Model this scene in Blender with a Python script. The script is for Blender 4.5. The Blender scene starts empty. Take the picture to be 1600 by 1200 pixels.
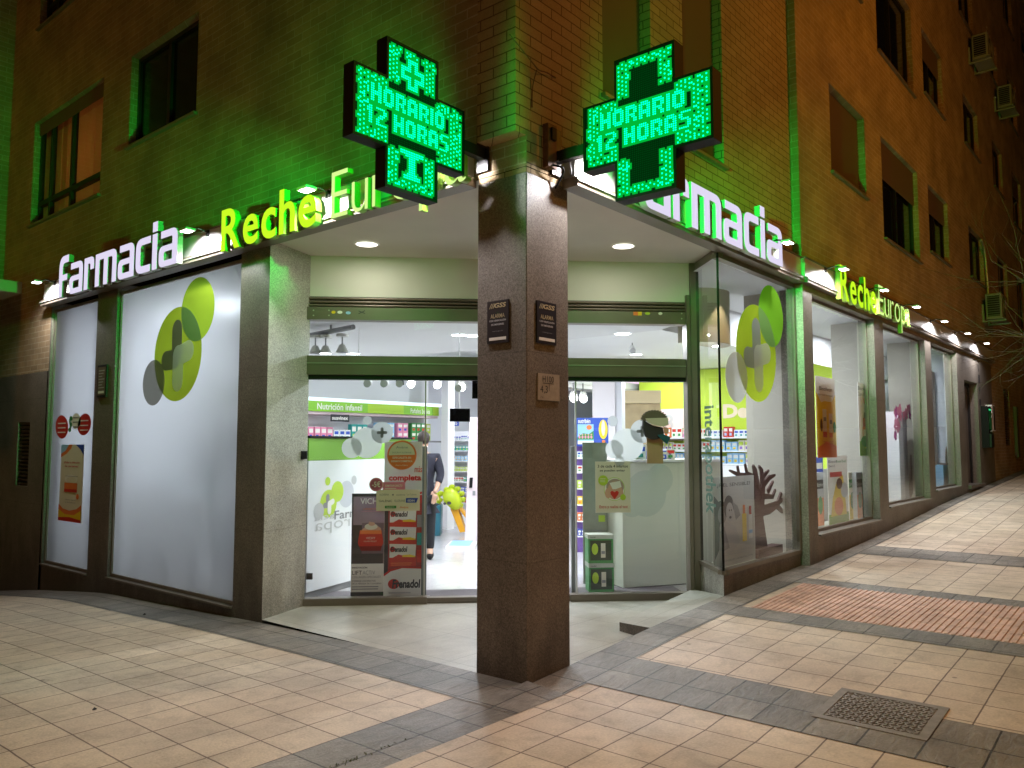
import bpy, math, random
from mathutils import Vector, Matrix
random.seed(7)
R_=math.radians
scn=bpy.context.scene
col=scn.collection
# ------------------------------------------------------------------ camera
CAM=Vector((-4.258,-3.441,1.6)); PITCH=R_(4.4); TH=R_(40.0); FPX=1247.0
cam_d=bpy.data.cameras.new('camera'); cam=bpy.data.objects.new('camera',cam_d); col.objects.link(cam)
cam_d.sensor_width=36.0; cam_d.lens=36.0*FPX/1600.0; cam_d.clip_end=2000; cam_d.clip_start=0.05
cam.location=CAM; cam.rotation_euler=(R_(90)+PITCH,0,TH-R_(90))
scn.camera=cam
# ------------------------------------------------------------------ world: night sky
w=bpy.data.worlds.new('World'); scn.world=w; w.use_nodes=True
nt=w.node_tree; bg=nt.nodes['Background']; sky=nt.nodes.new('ShaderNodeTexSky')
sky.sky_type='NISHITA'; sky.sun_disc=False; sky.sun_elevation=R_(-4); sky.sun_rotation=R_(200)
nt.links.new(sky.outputs[0],bg.inputs[0]); bg.inputs[1].default_value=0.05
scn.view_settings.view_transform='Standard'; scn.view_settings.look='None'
scn.view_settings.exposure=0.0; scn.view_settings.gamma=1.0
# ------------------------------------------------------------------ street light (sodium) parameters
SODIUM=(1.0,0.56,0.24)
LAMP1=720.0; LAMP2=1500.0; LAMP3=160.0; LEDW=26.0   # watts: street lamps, added far left lamp, LED cross
INW=48.0                   # watts of one lamp inside the shop
# ------------------------------------------------------------------ measuring helpers
FW=Vector((math.cos(PITCH)*math.cos(TH),math.cos(PITCH)*math.sin(TH),math.sin(PITCH)))
RT=Vector((math.sin(TH),-math.cos(TH),0)); UP=RT.cross(FW)
Z=Vector((0,0,1))
def ray(x,y): return FW*FPX+RT*(x-800)-UP*(y-600)
def hit(x,y,n,k):
    r=ray(x,y); t=(k-n.dot(CAM))/n.dot(r); return CAM+r*t
def PX(x,y,k=0): return hit(x,y,Vector((1,0,0)),k)
def PY(x,y,k=0): return hit(x,y,Vector((0,1,0)),k)
def PZ(x,y,k=0): return hit(x,y,Z,k)
class Fr:
    """a vertical plane: o origin, u to the viewer's right, v up, n towards the viewer"""
    def __init__(s,o,u,n): s.o=Vector(o); s.u=Vector(u).normalized(); s.n=Vector(n).normalized()
    def P(s,a,b,c=0): return s.o+s.u*a+Z*b+s.n*c
    def off(s,c): return Fr(s.o+s.n*c,s.u,s.n)
    def h(s,x,y):
        p=hit(x,y,s.n,s.n.dot(s.o)); d=p-s.o; return (d.dot(s.u),d.z)
    def rad(s,x,y,r): return abs(s.h(x+r,y)[0]-s.h(x-r,y)[0])/2
S2=math.sqrt(.5)
FL=Fr((0,0,0),(0,-1,0),(-1,0,0))        # left facade,  a = -Y
FRT=Fr((0,0,0),(1,0,0),(0,-1,0))        # right facade, a = X
FR2=Fr((0,-.1,0),(1,0,0),(0,-1,0))      # right facade beyond the step
FD=Fr((2,2,0),(S2,-S2,0),(-S2,-S2,0))   # chamfered entrance plane x+y=4
def facing(p,ang=0):
    """upright frame at floor point p, facing the street corner, turned by ang degrees"""
    a=TH+R_(180)+R_(ang); n=Vector((math.cos(a),math.sin(a),0)); return Fr(p,Vector((-n.y,n.x,0)),n)
def interp(x,pts):
    if x<=pts[0][0]: return pts[0][1]
    for (a,b),(c,d) in zip(pts,pts[1:]):
        if x<=c: return b+(d-b)*(x-a)/(c-a)
    return pts[-1][1]
RP=[(0,0),(.5,.03),(1.6,.10),(3.05,.163),(5.1,.225),(8.2,.36),(12,.58),(18,.82),(80,3.4)]
LP=[(1.5,0),(3.14,-.03),(5.07,-.10),(6.38,-.14),(6.94,-.19),(8.43,-.335),(9.86,-.51),(20,-1.7),(80,-8)]
def gz(x,y): return interp(x,RP)+interp(y,LP)
# ------------------------------------------------------------------ materials
MATS={}
def mat(name,colr=(.5,.5,.5),rough=.6,metal=0,emit=None,es=0,spec=.5,alpha=1,noise=0,nscale=30,bump=0,coat=0):
    if name in MATS: return MATS[name]
    m=bpy.data.materials.new(name); m.use_nodes=True; t=m.node_tree; b=t.nodes['Principled BSDF']
    c=tuple(colr)+(1,)
    b.inputs['Base Color'].default_value=c; b.inputs['Roughness'].default_value=rough
    b.inputs['Metallic'].default_value=metal; b.inputs['Specular IOR Level'].default_value=spec
    b.inputs['Alpha'].default_value=alpha; b.inputs['Coat Weight'].default_value=coat
    if emit: b.inputs['Emission Color'].default_value=tuple(emit)+(1,); b.inputs['Emission Strength'].default_value=es
    if noise or bump:
        tc=t.nodes.new('ShaderNodeTexCoord'); nz=t.nodes.new('ShaderNodeTexNoise'); nz.inputs['Scale'].default_value=nscale; nz.inputs['Detail'].default_value=6
        t.links.new(tc.outputs['Object'],nz.inputs['Vector'])
        if noise:
            r=t.nodes.new('ShaderNodeValToRGB'); r.color_ramp.elements[0].position=.3; r.color_ramp.elements[1].position=.7
            r.color_ramp.elements[0].color=tuple(v*(1-noise) for v in colr)+(1,); r.color_ramp.elements[1].color=tuple(min(1,v*(1+noise)) for v in colr)+(1,)
            t.links.new(nz.outputs['Fac'],r.inputs['Fac']); t.links.new(r.outputs[0],b.inputs['Base Color'])
        if bump:
            bp=t.nodes.new('ShaderNodeBump'); bp.inputs['Strength'].default_value=bump; bp.inputs['Distance'].default_value=.01
            t.links.new(nz.outputs['Fac'],bp.inputs['Height']); t.links.new(bp.outputs[0],b.inputs['Normal'])
    MATS[name]=m; return m
def N(t,k,**kw):
    n=t.nodes.new(k)
    for a,b in kw.items():
        if a.startswith('i_'): n.inputs[a[2:].replace('_',' ')].default_value=b
        else: setattr(n,a,b)
    return n
def grid_mat(name,c1,c2,mort,bw,rh,msize,horizontal,off=.5,phase=(0,0),rough=.8,var=.35,bump=.4,stain=.25,wallu=False,spots=0,msmooth=.1,riven=0):
    """brick or tile pattern in world metres"""
    m=bpy.data.materials.new(name); m.use_nodes=True; t=m.node_tree; b=t.nodes['Principled BSDF']; L=t.links.new
    geo=N(t,'ShaderNodeNewGeometry'); sep=N(t,'ShaderNodeSeparateXYZ'); L(geo.outputs['Position'],sep.inputs[0])
    cmb=N(t,'ShaderNodeCombineXYZ')
    ax=N(t,'ShaderNodeMath',operation='ADD'); ay=N(t,'ShaderNodeMath',operation='ADD')
    if horizontal:
        L(sep.outputs['X'],ax.inputs[0]); ax.inputs[1].default_value=-phase[0]+bw*400
        L(sep.outputs['Y'],ay.inputs[0]); ay.inputs[1].default_value=-phase[1]+rh*400
    else:
        sb=N(t,'ShaderNodeMath',operation='SUBTRACT'); L(sep.outputs['X'],sb.inputs[0]); L(sep.outputs['Y'],sb.inputs[1])
        L(sb.outputs[0],ax.inputs[0]); ax.inputs[1].default_value=-phase[0]+bw*400
        L(sep.outputs['Z'],ay.inputs[0]); ay.inputs[1].default_value=-phase[1]+rh*400
    L(ax.outputs[0],cmb.inputs['X']); L(ay.outputs[0],cmb.inputs['Y'])
    br=N(t,'ShaderNodeTexBrick'); br.offset=off; br.offset_frequency=2; br.squash=1
    br.inputs['Scale'].default_value=1; br.inputs['Brick Width'].default_value=bw; br.inputs['Row Height'].default_value=rh
    br.inputs['Mortar Size'].default_value=msize; br.inputs['Mortar Smooth'].default_value=msmooth; br.inputs['Bias'].default_value=0
    br.inputs['Color1'].default_value=tuple(c1)+(1,); br.inputs['Color2'].default_value=tuple(c2)+(1,); br.inputs['Mortar'].default_value=tuple(mort)+(1,)
    nzw=N(t,'ShaderNodeTexNoise'); nzw.inputs['Scale'].default_value=9; nzw.inputs['Detail'].default_value=3
    L(geo.outputs['Position'],nzw.inputs['Vector'])
    wv=N(t,'ShaderNodeVectorMath',operation='SUBTRACT'); L(nzw.outputs['Color'],wv.inputs[0]); wv.inputs[1].default_value=(.5,.5,.5)
    ws=N(t,'ShaderNodeVectorMath',operation='SCALE'); L(wv.outputs[0],ws.inputs[0]); ws.inputs['Scale'].default_value=msize*1.2
    wa=N(t,'ShaderNodeVectorMath',operation='ADD'); L(cmb.outputs[0],wa.inputs[0]); L(ws.outputs[0],wa.inputs[1])
    L(wa.outputs[0],br.inputs['Vector'])
    nz=N(t,'ShaderNodeTexNoise'); nz.inputs['Scale'].default_value=1.3; nz.inputs['Detail'].default_value=8; nz.inputs['Roughness'].default_value=.65
    L(geo.outputs['Position'],nz.inputs['Vector'])
    mr=N(t,'ShaderNodeMapRange'); L(nz.outputs['Fac'],mr.inputs['Value']); mr.inputs['From Min'].default_value=.3; mr.inputs['From Max'].default_value=.7
    mr.inputs['To Min'].default_value=1-stain; mr.inputs['To Max'].default_value=1+stain*.6
    nf=N(t,'ShaderNodeTexNoise'); nf.inputs['Scale'].default_value=70; nf.inputs['Detail'].default_value=6
    L(geo.outputs['Position'],nf.inputs['Vector'])
    mf=N(t,'ShaderNodeMapRange'); L(nf.outputs['Fac'],mf.inputs['Value']); mf.inputs['From Min'].default_value=.25; mf.inputs['From Max'].default_value=.75
    mf.inputs['To Min'].default_value=.86; mf.inputs['To Max'].default_value=1.12
    mm=N(t,'ShaderNodeMath',operation='MULTIPLY'); L(mr.outputs[0],mm.inputs[0]); L(mf.outputs[0],mm.inputs[1])
    vm=N(t,'ShaderNodeVectorMath',operation='SCALE'); L(br.outputs['Color'],vm.inputs[0]); L(mm.outputs[0],vm.inputs['Scale'])
    last=vm.outputs[0]
    rv=None
    if riven:   # cleft stone: stretched, warped mid-scale streaks
        m1=N(t,'ShaderNodeMapping'); m1.inputs['Scale'].default_value=(5,14,5); m1.inputs['Rotation'].default_value=(0,0,.5); L(geo.outputs['Position'],m1.inputs[0])
        rv=N(t,'ShaderNodeTexNoise'); rv.inputs['Scale'].default_value=1; rv.inputs['Detail'].default_value=7; rv.inputs['Roughness'].default_value=.6; rv.inputs['Distortion'].default_value=1.6; L(m1.outputs[0],rv.inputs['Vector'])
        r1=N(t,'ShaderNodeMapRange'); L(rv.outputs['Fac'],r1.inputs['Value']); r1.inputs['From Min'].default_value=.32; r1.inputs['From Max'].default_value=.68; r1.inputs['To Min'].default_value=1-riven; r1.inputs['To Max'].default_value=1+riven
        v4=N(t,'ShaderNodeVectorMath',operation='SCALE'); L(last,v4.inputs[0]); L(r1.outputs[0],v4.inputs['Scale']); last=v4.outputs[0]
    if spots:
        # darker rubbed edges and traffic stains of middling size
        ms=N(t,'ShaderNodeTexNoise'); ms.inputs['Scale'].default_value=5.5; ms.inputs['Detail'].default_value=9; ms.inputs['Roughness'].default_value=.72; ms.inputs['Distortion'].default_value=.6; L(geo.outputs['Position'],ms.inputs['Vector'])
        m5=N(t,'ShaderNodeMapRange'); L(ms.outputs['Fac'],m5.inputs['Value']); m5.inputs['From Min'].default_value=.33; m5.inputs['From Max'].default_value=.52; m5.inputs['To Min'].default_value=.80; m5.inputs['To Max'].default_value=1.03
        v5=N(t,'ShaderNodeVectorMath',operation='SCALE'); L(last,v5.inputs[0]); L(m5.outputs[0],v5.inputs['Scale']); last=v5.outputs[0]
        vo=N(t,'ShaderNodeTexVoronoi'); vo.inputs['Scale'].default_value=2.9; L(geo.outputs['Position'],vo.inputs['Vector'])
        gt=N(t,'ShaderNodeMapRange'); L(vo.outputs['Distance'],gt.inputs['Value']); gt.inputs['From Min'].default_value=.035; gt.inputs['From Max'].default_value=.055
        gt.inputs['To Min'].default_value=1-spots; gt.inputs['To Max'].default_value=1
        v2=N(t,'ShaderNodeVectorMath',operation='SCALE'); L(last,v2.inputs[0]); L(gt.outputs[0],v2.inputs['Scale']); last=v2.outputs[0]
    L(last,b.inputs['Base Color'])
    b.inputs['Roughness'].default_value=rough
    iv=N(t,'ShaderNodeMath',operation='MULTIPLY_ADD'); L(br.outputs['Fac'],iv.inputs[0]); iv.inputs[1].default_value=-1; L(nf.outputs['Fac'],iv.inputs[2])
    if rv:
        i2=N(t,'ShaderNodeMath',operation='MULTIPLY_ADD'); L(rv.outputs['Fac'],i2.inputs[0]); i2.inputs[1].default_value=3.0; L(iv.outputs[0],i2.inputs[2]); iv=i2
    bp=N(t,'ShaderNodeBump'); bp.inputs['Strength'].default_value=bump; bp.inputs['Distance'].default_value=.004
    L(iv.outputs[0],bp.inputs['Height']); L(bp.outputs[0],b.inputs['Normal'])
    MATS[name]=m; return m
def granite(name,c,rough=.45,joint=None,dark=.55):
    m=bpy.data.materials.new(name); m.use_nodes=True; t=m.node_tree; b=t.nodes['Principled BSDF']; L=t.links.new
    geo=N(t,'ShaderNodeNewGeometry')
    v=N(t,'ShaderNodeTexVoronoi'); v.inputs['Scale'].default_value=125; L(geo.outputs['Position'],v.inputs['Vector'])
    r=N(t,'ShaderNodeValToRGB'); e=r.color_ramp.elements
    e[0].position=0; e[0].color=tuple(x*dark for x in c)+(1,); e[1].position=1; e[1].color=tuple(min(1,x*1.5) for x in c)+(1,)
    k=e.new(.5); k.color=tuple(c)+(1,)
    L(v.outputs['Color'],r.inputs['Fac'])
    n2=N(t,'ShaderNodeTexNoise'); n2.inputs['Scale'].default_value=2.2; n2.inputs['Detail'].default_value=7; L(geo.outputs['Position'],n2.inputs['Vector'])
    mr=N(t,'ShaderNodeMapRange'); L(n2.outputs['Fac'],mr.inputs['Value']); mr.inputs['From Min'].default_value=.3; mr.inputs['From Max'].default_value=.7; mr.inputs['To Min'].default_value=.8; mr.inputs['To Max'].default_value=1.15
    sc=N(t,'ShaderNodeVectorMath',operation='SCALE'); L(r.outputs[0],sc.inputs[0]); L(mr.outputs[0],sc.inputs['Scale']); last=sc.outputs[0]
    if joint:
        sep=N(t,'ShaderNodeSeparateXYZ'); L(geo.outputs['Position'],sep.inputs[0])
        a=N(t,'ShaderNodeMath',operation='MODULO'); s=N(t,'ShaderNodeMath',operation='ADD'); L(sep.outputs['Z'],s.inputs[0]); s.inputs[1].default_value=joint*20-joint*.55
        L(s.outputs[0],a.inputs[0]); a.inputs[1].default_value=joint
        g=N(t,'ShaderNodeMath',operation='LESS_THAN'); L(a.outputs[0],g.inputs[0]); g.inputs[1].default_value=.006
        q=N(t,'ShaderNodeMath',operation='MULTIPLY_ADD'); L(g.outputs[0],q.inputs[0]); q.inputs[1].default_value=-.30; q.inputs[2].default_value=1
        s2=N(t,'ShaderNodeVectorMath',operation='SCALE'); L(last,s2.inputs[0]); L(q.outputs[0],s2.inputs['Scale']); last=s2.outputs[0]
    # splash grime low on the stone, with a ragged upper limit
    sp=N(t,'ShaderNodeSeparateXYZ'); L(geo.outputs['Position'],sp.inputs[0]); gn=N(t,'ShaderNodeTexNoise'); gn.inputs['Scale'].default_value=7; gn.inputs['Detail'].default_value=8
    mp=N(t,'ShaderNodeMapping'); mp.inputs['Scale'].default_value=(1,1,.25); L(geo.outputs['Position'],mp.inputs[0]); L(mp.outputs[0],gn.inputs['Vector'])
    ga=N(t,'ShaderNodeMath',operation='MULTIPLY_ADD'); L(gn.outputs['Fac'],ga.inputs[0]); ga.inputs[1].default_value=-1.3; L(sp.outputs['Z'],ga.inputs[2])
    gm=N(t,'ShaderNodeMapRange'); L(ga.outputs[0],gm.inputs['Value']); gm.inputs['From Min'].default_value=-.75; gm.inputs['From Max'].default_value=-.15; gm.inputs['To Min'].default_value=.55; gm.inputs['To Max'].default_value=1
    gs=N(t,'ShaderNodeVectorMath',operation='SCALE'); L(last,gs.inputs[0]); L(gm.outputs[0],gs.inputs['Scale']); last=gs.outputs[0]
    L(last,b.inputs['Base Color']); b.inputs['Roughness'].default_value=rough
    bp=N(t,'ShaderNodeBump'); bp.inputs['Strength'].default_value=.25; bp.inputs['Distance'].default_value=.002; L(v.outputs['Distance'],bp.inputs['Height']); L(bp.outputs[0],b.inputs['Normal'])
    MATS[name]=m; return m
def glass_mat(name,tint=(.93,.97,.95),refl=.06):
    m=bpy.data.materials.new(name); m.use_nodes=True; t=m.node_tree; t.nodes.clear(); L=t.links.new
    o=N(t,'ShaderNodeOutputMaterial'); mx=N(t,'ShaderNodeMixShader'); tr=N(t,'ShaderNodeBsdfTransparent'); gl=N(t,'ShaderNodeBsdfGlossy')
    tr.inputs[0].default_value=tuple(tint)+(1,); gl.inputs['Roughness'].default_value=.01; gl.inputs[0].default_value=(1,1,1,1)
    fr=N(t,'ShaderNodeFresnel'); fr.inputs[0].default_value=1.5
    mu=N(t,'ShaderNodeMath',operation='MULTIPLY'); L(fr.outputs[0],mu.inputs[0]); mu.inputs[1].default_value=1.3
    L(mu.outputs[0],mx.inputs[0]); L(tr.outputs[0],mx.inputs[1]); L(gl.outputs[0],mx.inputs[2]); L(mx.outputs[0],o.inputs[0])
    MATS[name]=m; return m
def frosted_mat(name):
    m=bpy.data.materials.new(name); m.use_nodes=True; t=m.node_tree; t.nodes.clear(); L=t.links.new
    o=N(t,'ShaderNodeOutputMaterial'); mx=N(t,'ShaderNodeMixShader'); m2=N(t,'ShaderNodeMixShader')
    tl=N(t,'ShaderNodeBsdfTranslucent'); tl.inputs[0].default_value=(.80,.83,.85,1)
    rf=N(t,'ShaderNodeBsdfRefraction'); rf.inputs['Roughness'].default_value=.6; rf.inputs['IOR'].default_value=1.12; rf.inputs[0].default_value=(.78,.81,.83,1)
    gl=N(t,'ShaderNodeBsdfGlossy'); gl.inputs['Roughness'].default_value=.03
    mx.inputs[0].default_value=.14; L(tl.outputs[0],mx.inputs[1]); L(rf.outputs[0],mx.inputs[2])
    fr=N(t,'ShaderNodeFresnel'); fr.inputs[0].default_value=1.45
    L(fr.outputs[0],m2.inputs[0]); L(mx.outputs[0],m2.inputs[1]); L(gl.outputs[0],m2.inputs[2]); L(m2.outputs[0],o.inputs[0])
    MATS[name]=m; return m
def film_mat(name,c,a=.75):
    """vinyl film on glass: lit from both sides"""
    m=bpy.data.materials.new(name); m.use_nodes=True; t=m.node_tree; t.nodes.clear(); L=t.links.new
    o=N(t,'ShaderNodeOutputMaterial'); mx=N(t,'ShaderNodeMixShader'); m2=N(t,'ShaderNodeMixShader')
    df=N(t,'ShaderNodeBsdfDiffuse'); tl=N(t,'ShaderNodeBsdfTranslucent'); tr=N(t,'ShaderNodeBsdfTransparent')
    df.inputs[0].default_value=tuple(c)+(1,); tl.inputs[0].default_value=tuple(c)+(1,); tr.inputs[0].default_value=tuple(c)+(1,)
    mx.inputs[0].default_value=.55; L(df.outputs[0],mx.inputs[1]); L(tl.outputs[0],mx.inputs[2])
    m2.inputs[0].default_value=1-a; L(mx.outputs[0],m2.inputs[1]); L(tr.outputs[0],m2.inputs[2]); L(m2.outputs[0],o.inputs[0])
    MATS[name]=m; return m
def emi(name,c,s,nosample=False):
    if name in MATS: return MATS[name]
    m=bpy.data.materials.new(name); m.use_nodes=True; t=m.node_tree; t.nodes.clear()
    o=N(t,'ShaderNodeOutputMaterial'); e=N(t,'ShaderNodeEmission'); e.inputs[0].default_value=tuple(c)+(1,); e.inputs[1].default_value=s
    t.links.new(e.outputs[0],o.inputs[0])
    if nosample: m.cycles.emission_sampling='NONE'
    MATS[name]=m; return m
# ------------------------------------------------------------------ text and outline meshes (cached, 2D in x,y)
TXT={}
def curve_mesh(cd):
    ob=bpy.data.objects.new('tmp',cd); col.objects.link(ob)
    dg=bpy.context.evaluated_depsgraph_get(); me=bpy.data.meshes.new_from_object(ob.evaluated_get(dg))
    vs=[tuple(v.co) for v in me.vertices]; fs=[tuple(p.vertices) for p in me.polygons]
    bpy.data.objects.remove(ob); bpy.data.meshes.remove(me); return vs,fs
def text_geo(s,bold=0,shear=0,ext=0,res=3):
    k=(s,bold,shear,ext,res)
    if k in TXT: return TXT[k]
    cd=bpy.data.curves.new('t','FONT'); cd.body=s; cd.offset=bold; cd.shear=shear; cd.extrude=ext; cd.resolution_u=res
    TXT[k]=curve_mesh(cd); bpy.data.curves.remove(cd); return TXT[k]
def roundpoly(pts,n=6):
    out=[]; L=len(pts)
    for i,p in enumerate(pts):
        r=p[2] if len(p)>2 else 0
        P=Vector(p[:2])
        if r<=0: out.append(tuple(P)); continue
        A=Vector(pts[i-1][:2]); B=Vector(pts[(i+1)%L][:2])
        a=(A-P).normalized()*min(r,(A-P).length*.5); b=(B-P).normalized()*min(r,(B-P).length*.5)
        for k in range(n+1):
            s=k/n; q=(P+a)*(1-s)**2+P*2*s*(1-s)+(P+b)*s*s; out.append(tuple(q))
    return out
def outline_geo(loops,ext=0):
    cd=bpy.data.curves.new('o','CURVE'); cd.dimensions='2D'; cd.fill_mode='BOTH'; cd.extrude=ext
    for lp in loops:
        sp=cd.splines.new('POLY'); sp.points.add(len(lp)-1)
        for q,p in zip(sp.points,lp): q.co=(p[0],p[1],0,1)
        sp.use_cyclic_u=True
    g=curve_mesh(cd); bpy.data.curves.remove(cd); return g
# ------------------------------------------------------------------ mesh builder
class MB:
    def __init__(s): s.v=[]; s.f=[]; s.m=[]; s.mats=[]
    def mi(s,m):
        if m not in s.mats: s.mats.append(m)
        return s.mats.index(m)
    def add(s,vs,fs,m):
        b=len(s.v); s.v+= [Vector(x) for x in vs]; k=s.mi(m)
        for f in fs: s.f.append([b+i for i in f]); s.m.append(k)
        return s
    def quad(s,a,b,c,d,m): return s.add([a,b,c,d],[(0,1,2,3)],m)
    def hexa(s,p,m): # 8 points: bottom 4, top 4
        return s.add(p,[(0,3,2,1),(4,5,6,7),(0,1,5,4),(1,2,6,5),(2,3,7,6),(3,0,4,7)],m)
    def box(s,x0,x1,y0,y1,z0,z1,m):
        return s.hexa([(x0,y0,z0),(x1,y0,z0),(x1,y1,z0),(x0,y1,z0),(x0,y0,z1),(x1,y0,z1),(x1,y1,z1),(x0,y1,z1)],m)
    def bevbox(s,x0,x1,y0,y1,z0,z1,m,r=.01):
        """box with chamfered vertical and top edges"""
        def ring(i,z): return [(x0+i,y0+r,z),(x0+r,y0+i,z),(x1-r,y0+i,z),(x1-i,y0+r,z),(x1-i,y1-r,z),(x1-r,y1-i,z),(x0+r,y1-i,z),(x0+i,y1-r,z)]
        def ring2(z): return [(x0+r,y0+r,z)]*0
        a=ring(0,z0); b=ring(0,z1-r)
        c=[(min(max(p[0],x0+r),x1-r),min(max(p[1],y0+r),y1-r),z1) for p in b]
        vs=a+b+c; fs=[tuple(reversed(range(8))),tuple(range(16,24))]
        for k in range(8):
            fs.append((k,(k+1)%8,8+(k+1)%8,8+k)); fs.append((8+k,8+(k+1)%8,16+(k+1)%8,16+k))
        return s.add(vs,fs,m)
    def fbox(s,F,a0,a1,b0,b1,c0,c1,m): # box in a frame; c from back to front
        return s.hexa([F.P(a0,b0,c1),F.P(a1,b0,c1),F.P(a1,b0,c0),F.P(a0,b0,c0),F.P(a0,b1,c1),F.P(a1,b1,c1),F.P(a1,b1,c0),F.P(a0,b1,c0)],m)
    def rect(s,F,a0,b0,a1,b1,c,m): return s.quad(F.P(a0,b0,c),F.P(a1,b0,c),F.P(a1,b1,c),F.P(a0,b1,c),m)
    def ell(s,F,a,b,ra,rb,c,m,n=36,rot=0):
        vs=[]
        for k in range(n):
            t=2*math.pi*k/n; x=ra*math.cos(t); y=rb*math.sin(t)
            vs.append(F.P(a+x*math.cos(rot)-y*math.sin(rot),b+x*math.sin(rot)+y*math.cos(rot),c))
        return s.add(vs,[tuple(range(n))],m)
    def poly(s,F,pts,c,m): return s.add([F.P(p[0],p[1],c) for p in pts],[tuple(range(len(pts)))],m)
    def cap(s,F,a0,b0,a1,b1,r,c,m,n=10): # capsule
        d=Vector((a1-a0,b1-b0)); L=d.length or 1e-6; d/=L; an=math.atan2(d.y,d.x); pts=[]
        for k in range(n+1):
            t=an-math.pi/2+math.pi*k/n; pts.append((a1+r*math.cos(t),b1+r*math.sin(t)))
        for k in range(n+1):
            t=an+math.pi/2+math.pi*k/n; pts.append((a0+r*math.cos(t),b0+r*math.sin(t)))
        return s.poly(F,pts,c,m)
    def geo(s,F,g,a,b,w,h,c,m,depth=0,mirror=False,cside=None):
        """fit 2D geometry into rectangle (a,b,w,h); w or h may be None"""
        vs,fs=g
        if not vs: return s
        x0=min(v[0] for v in vs); x1=max(v[0] for v in vs); y0=min(v[1] for v in vs); y1=max(v[1] for v in vs)
        sx=(w/(x1-x0)) if w else None; sy=(h/(y1-y0)) if h else None
        sx=sx or sy; sy=sy or sx
        zz=max(v[2] for v in vs); out=[]
        for v in vs:
            x=(v[0]-x0)*sx
            if mirror: x=(x1-x0)*sx-x
            out.append(F.P(a+x,b+(v[1]-y0)*sy,c+(0 if zz==0 else (depth if v[2]>0 else 0))))
        if cside is None: return s.add(out,fs,m)
        # front faces get m, the rest cside
        ff=[];fr=[]
        for f in fs:
            (ff if all(vs[i][2]>0 for i in f) else fr).append(f)
        b0=len(s.v); s.v+=out
        for L_,mm in ((ff,m),(fr,cside)):
            k=s.mi(mm)
            for f in L_: s.f.append([b0+i for i in f]); s.m.append(k)
        return s
    def text(s,F,t,a,b,w,h,c,m,bold=0,shear=0,mirror=False,center=False):
        g=text_geo(t,bold,shear)
        if center and w is None:
            vs=g[0]
            ww=(max(v[0] for v in vs)-min(v[0] for v in vs))*h/(max(v[1] for v in vs)-min(v[1] for v in vs)); a=a-ww/2
        elif center: a=a-w/2
        return s.geo(F,g,a,b,w,h,c,m,mirror=mirror)
    def tube(s,pts,rs,m,n=8,capends=True):
        pts=[Vector(p) for p in pts]
        if not hasattr(rs,'__len__'): rs=[rs]*len(pts)
        b=len(s.v); k=s.mi(m)
        for i,p in enumerate(pts):
            d=(pts[min(i+1,len(pts)-1)]-pts[max(i-1,0)]).normalized()
            q=Vector((0,0,1)) if abs(d.z)<.9 else Vector((1,0,0))
            e1=d.cross(q).normalized(); e2=d.cross(e1)
            for j in range(n):
                t=2*math.pi*j/n; s.v.append(p+(e1*math.cos(t)+e2*math.sin(t))*rs[i])
        for i in range(len(pts)-1):
            for j in range(n):
                s.f.append([b+i*n+j,b+i*n+(j+1)%n,b+(i+1)*n+(j+1)%n,b+(i+1)*n+j]); s.m.append(k)
        if capends:
            s.f.append([b+j for j in range(n)]); s.m.append(k)
            s.f.append([b+(len(pts)-1)*n+j for j in range(n)]); s.m.append(k)
        return s
    def build(s,name,root=None,parent=None,smooth=False,bevel=0,origin=None):
        """root: top-level Empty giving the origin; parent: direct parent (defaults to root)"""
        if origin is None: origin=root.location.copy() if root else Vector((0,0,0))
        me=bpy.data.meshes.new(name); me.from_pydata([tuple(v-Vector(origin)) for v in s.v],[],s.f)
        for m in s.mats: me.materials.append(m)
        for p,k in zip(me.polygons,s.m): p.material_index=k; p.use_smooth=smooth
        me.update()
        o=bpy.data.objects.new(name,me); col.objects.link(o)
        if root or parent: o.parent=parent or root
        else: o.location=origin
        if bevel:
            bv=o.modifiers.new('bevel','BEVEL'); bv.width=bevel; bv.segments=2; bv.limit_method='ANGLE'
        return o
def tag(o,label=None,cat=None,group=None,kind=None):
    if label: o['label']=label
    if cat: o['category']=cat
    if group: o['group']=group
    if kind: o['kind']=kind
    return o
def thing(name,loc,label,cat,group=None,rz=0):
    o=bpy.data.objects.new(name,None); o.empty_display_size=.2; col.objects.link(o); o.location=Vector(loc); o.rotation_euler=(0,0,rz)
    return tag(o,label,cat,group)
def solo(mb,name,label,cat,group=None,origin=None,smooth=False,bevel=0,kind=None):
    if origin is None:
        n=len(mb.v); origin=Vector((sum(v.x for v in mb.v)/n,sum(v.y for v in mb.v)/n,min(v.z for v in mb.v)))
    return tag(mb.build(name,origin=origin,smooth=smooth,bevel=bevel),label,cat,group,kind)
def copy_tree(o,parent=None):
    c=o.copy(); col.objects.link(c); c.parent=parent
    for ch in [x for x in list(o.children)]: copy_tree(ch,c)
    return c
def light(kind,loc,power,color,parent=None,size=.1,target=None,spot=None,blend=.5,name='lamp_light',size_y=None):
    d=bpy.data.lights.new(name,kind); d.energy=power; d.color=color
    if kind=='AREA':
        d.size=size
        if size_y: d.shape='RECTANGLE'; d.size_y=size_y
        else: d.shape='DISK'
    else: d.shadow_soft_size=size
    if spot: d.spot_size=R_(spot); d.spot_blend=blend
    o=bpy.data.objects.new(name,d); col.objects.link(o); o.location=loc
    if target is not None:
        o.rotation_euler=(Vector(target)-Vector(loc)).to_track_quat('-Z','Y').to_euler()
    if parent: 
        o.parent=parent; o.location=Vector(loc)-parent.location
    return o
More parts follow.
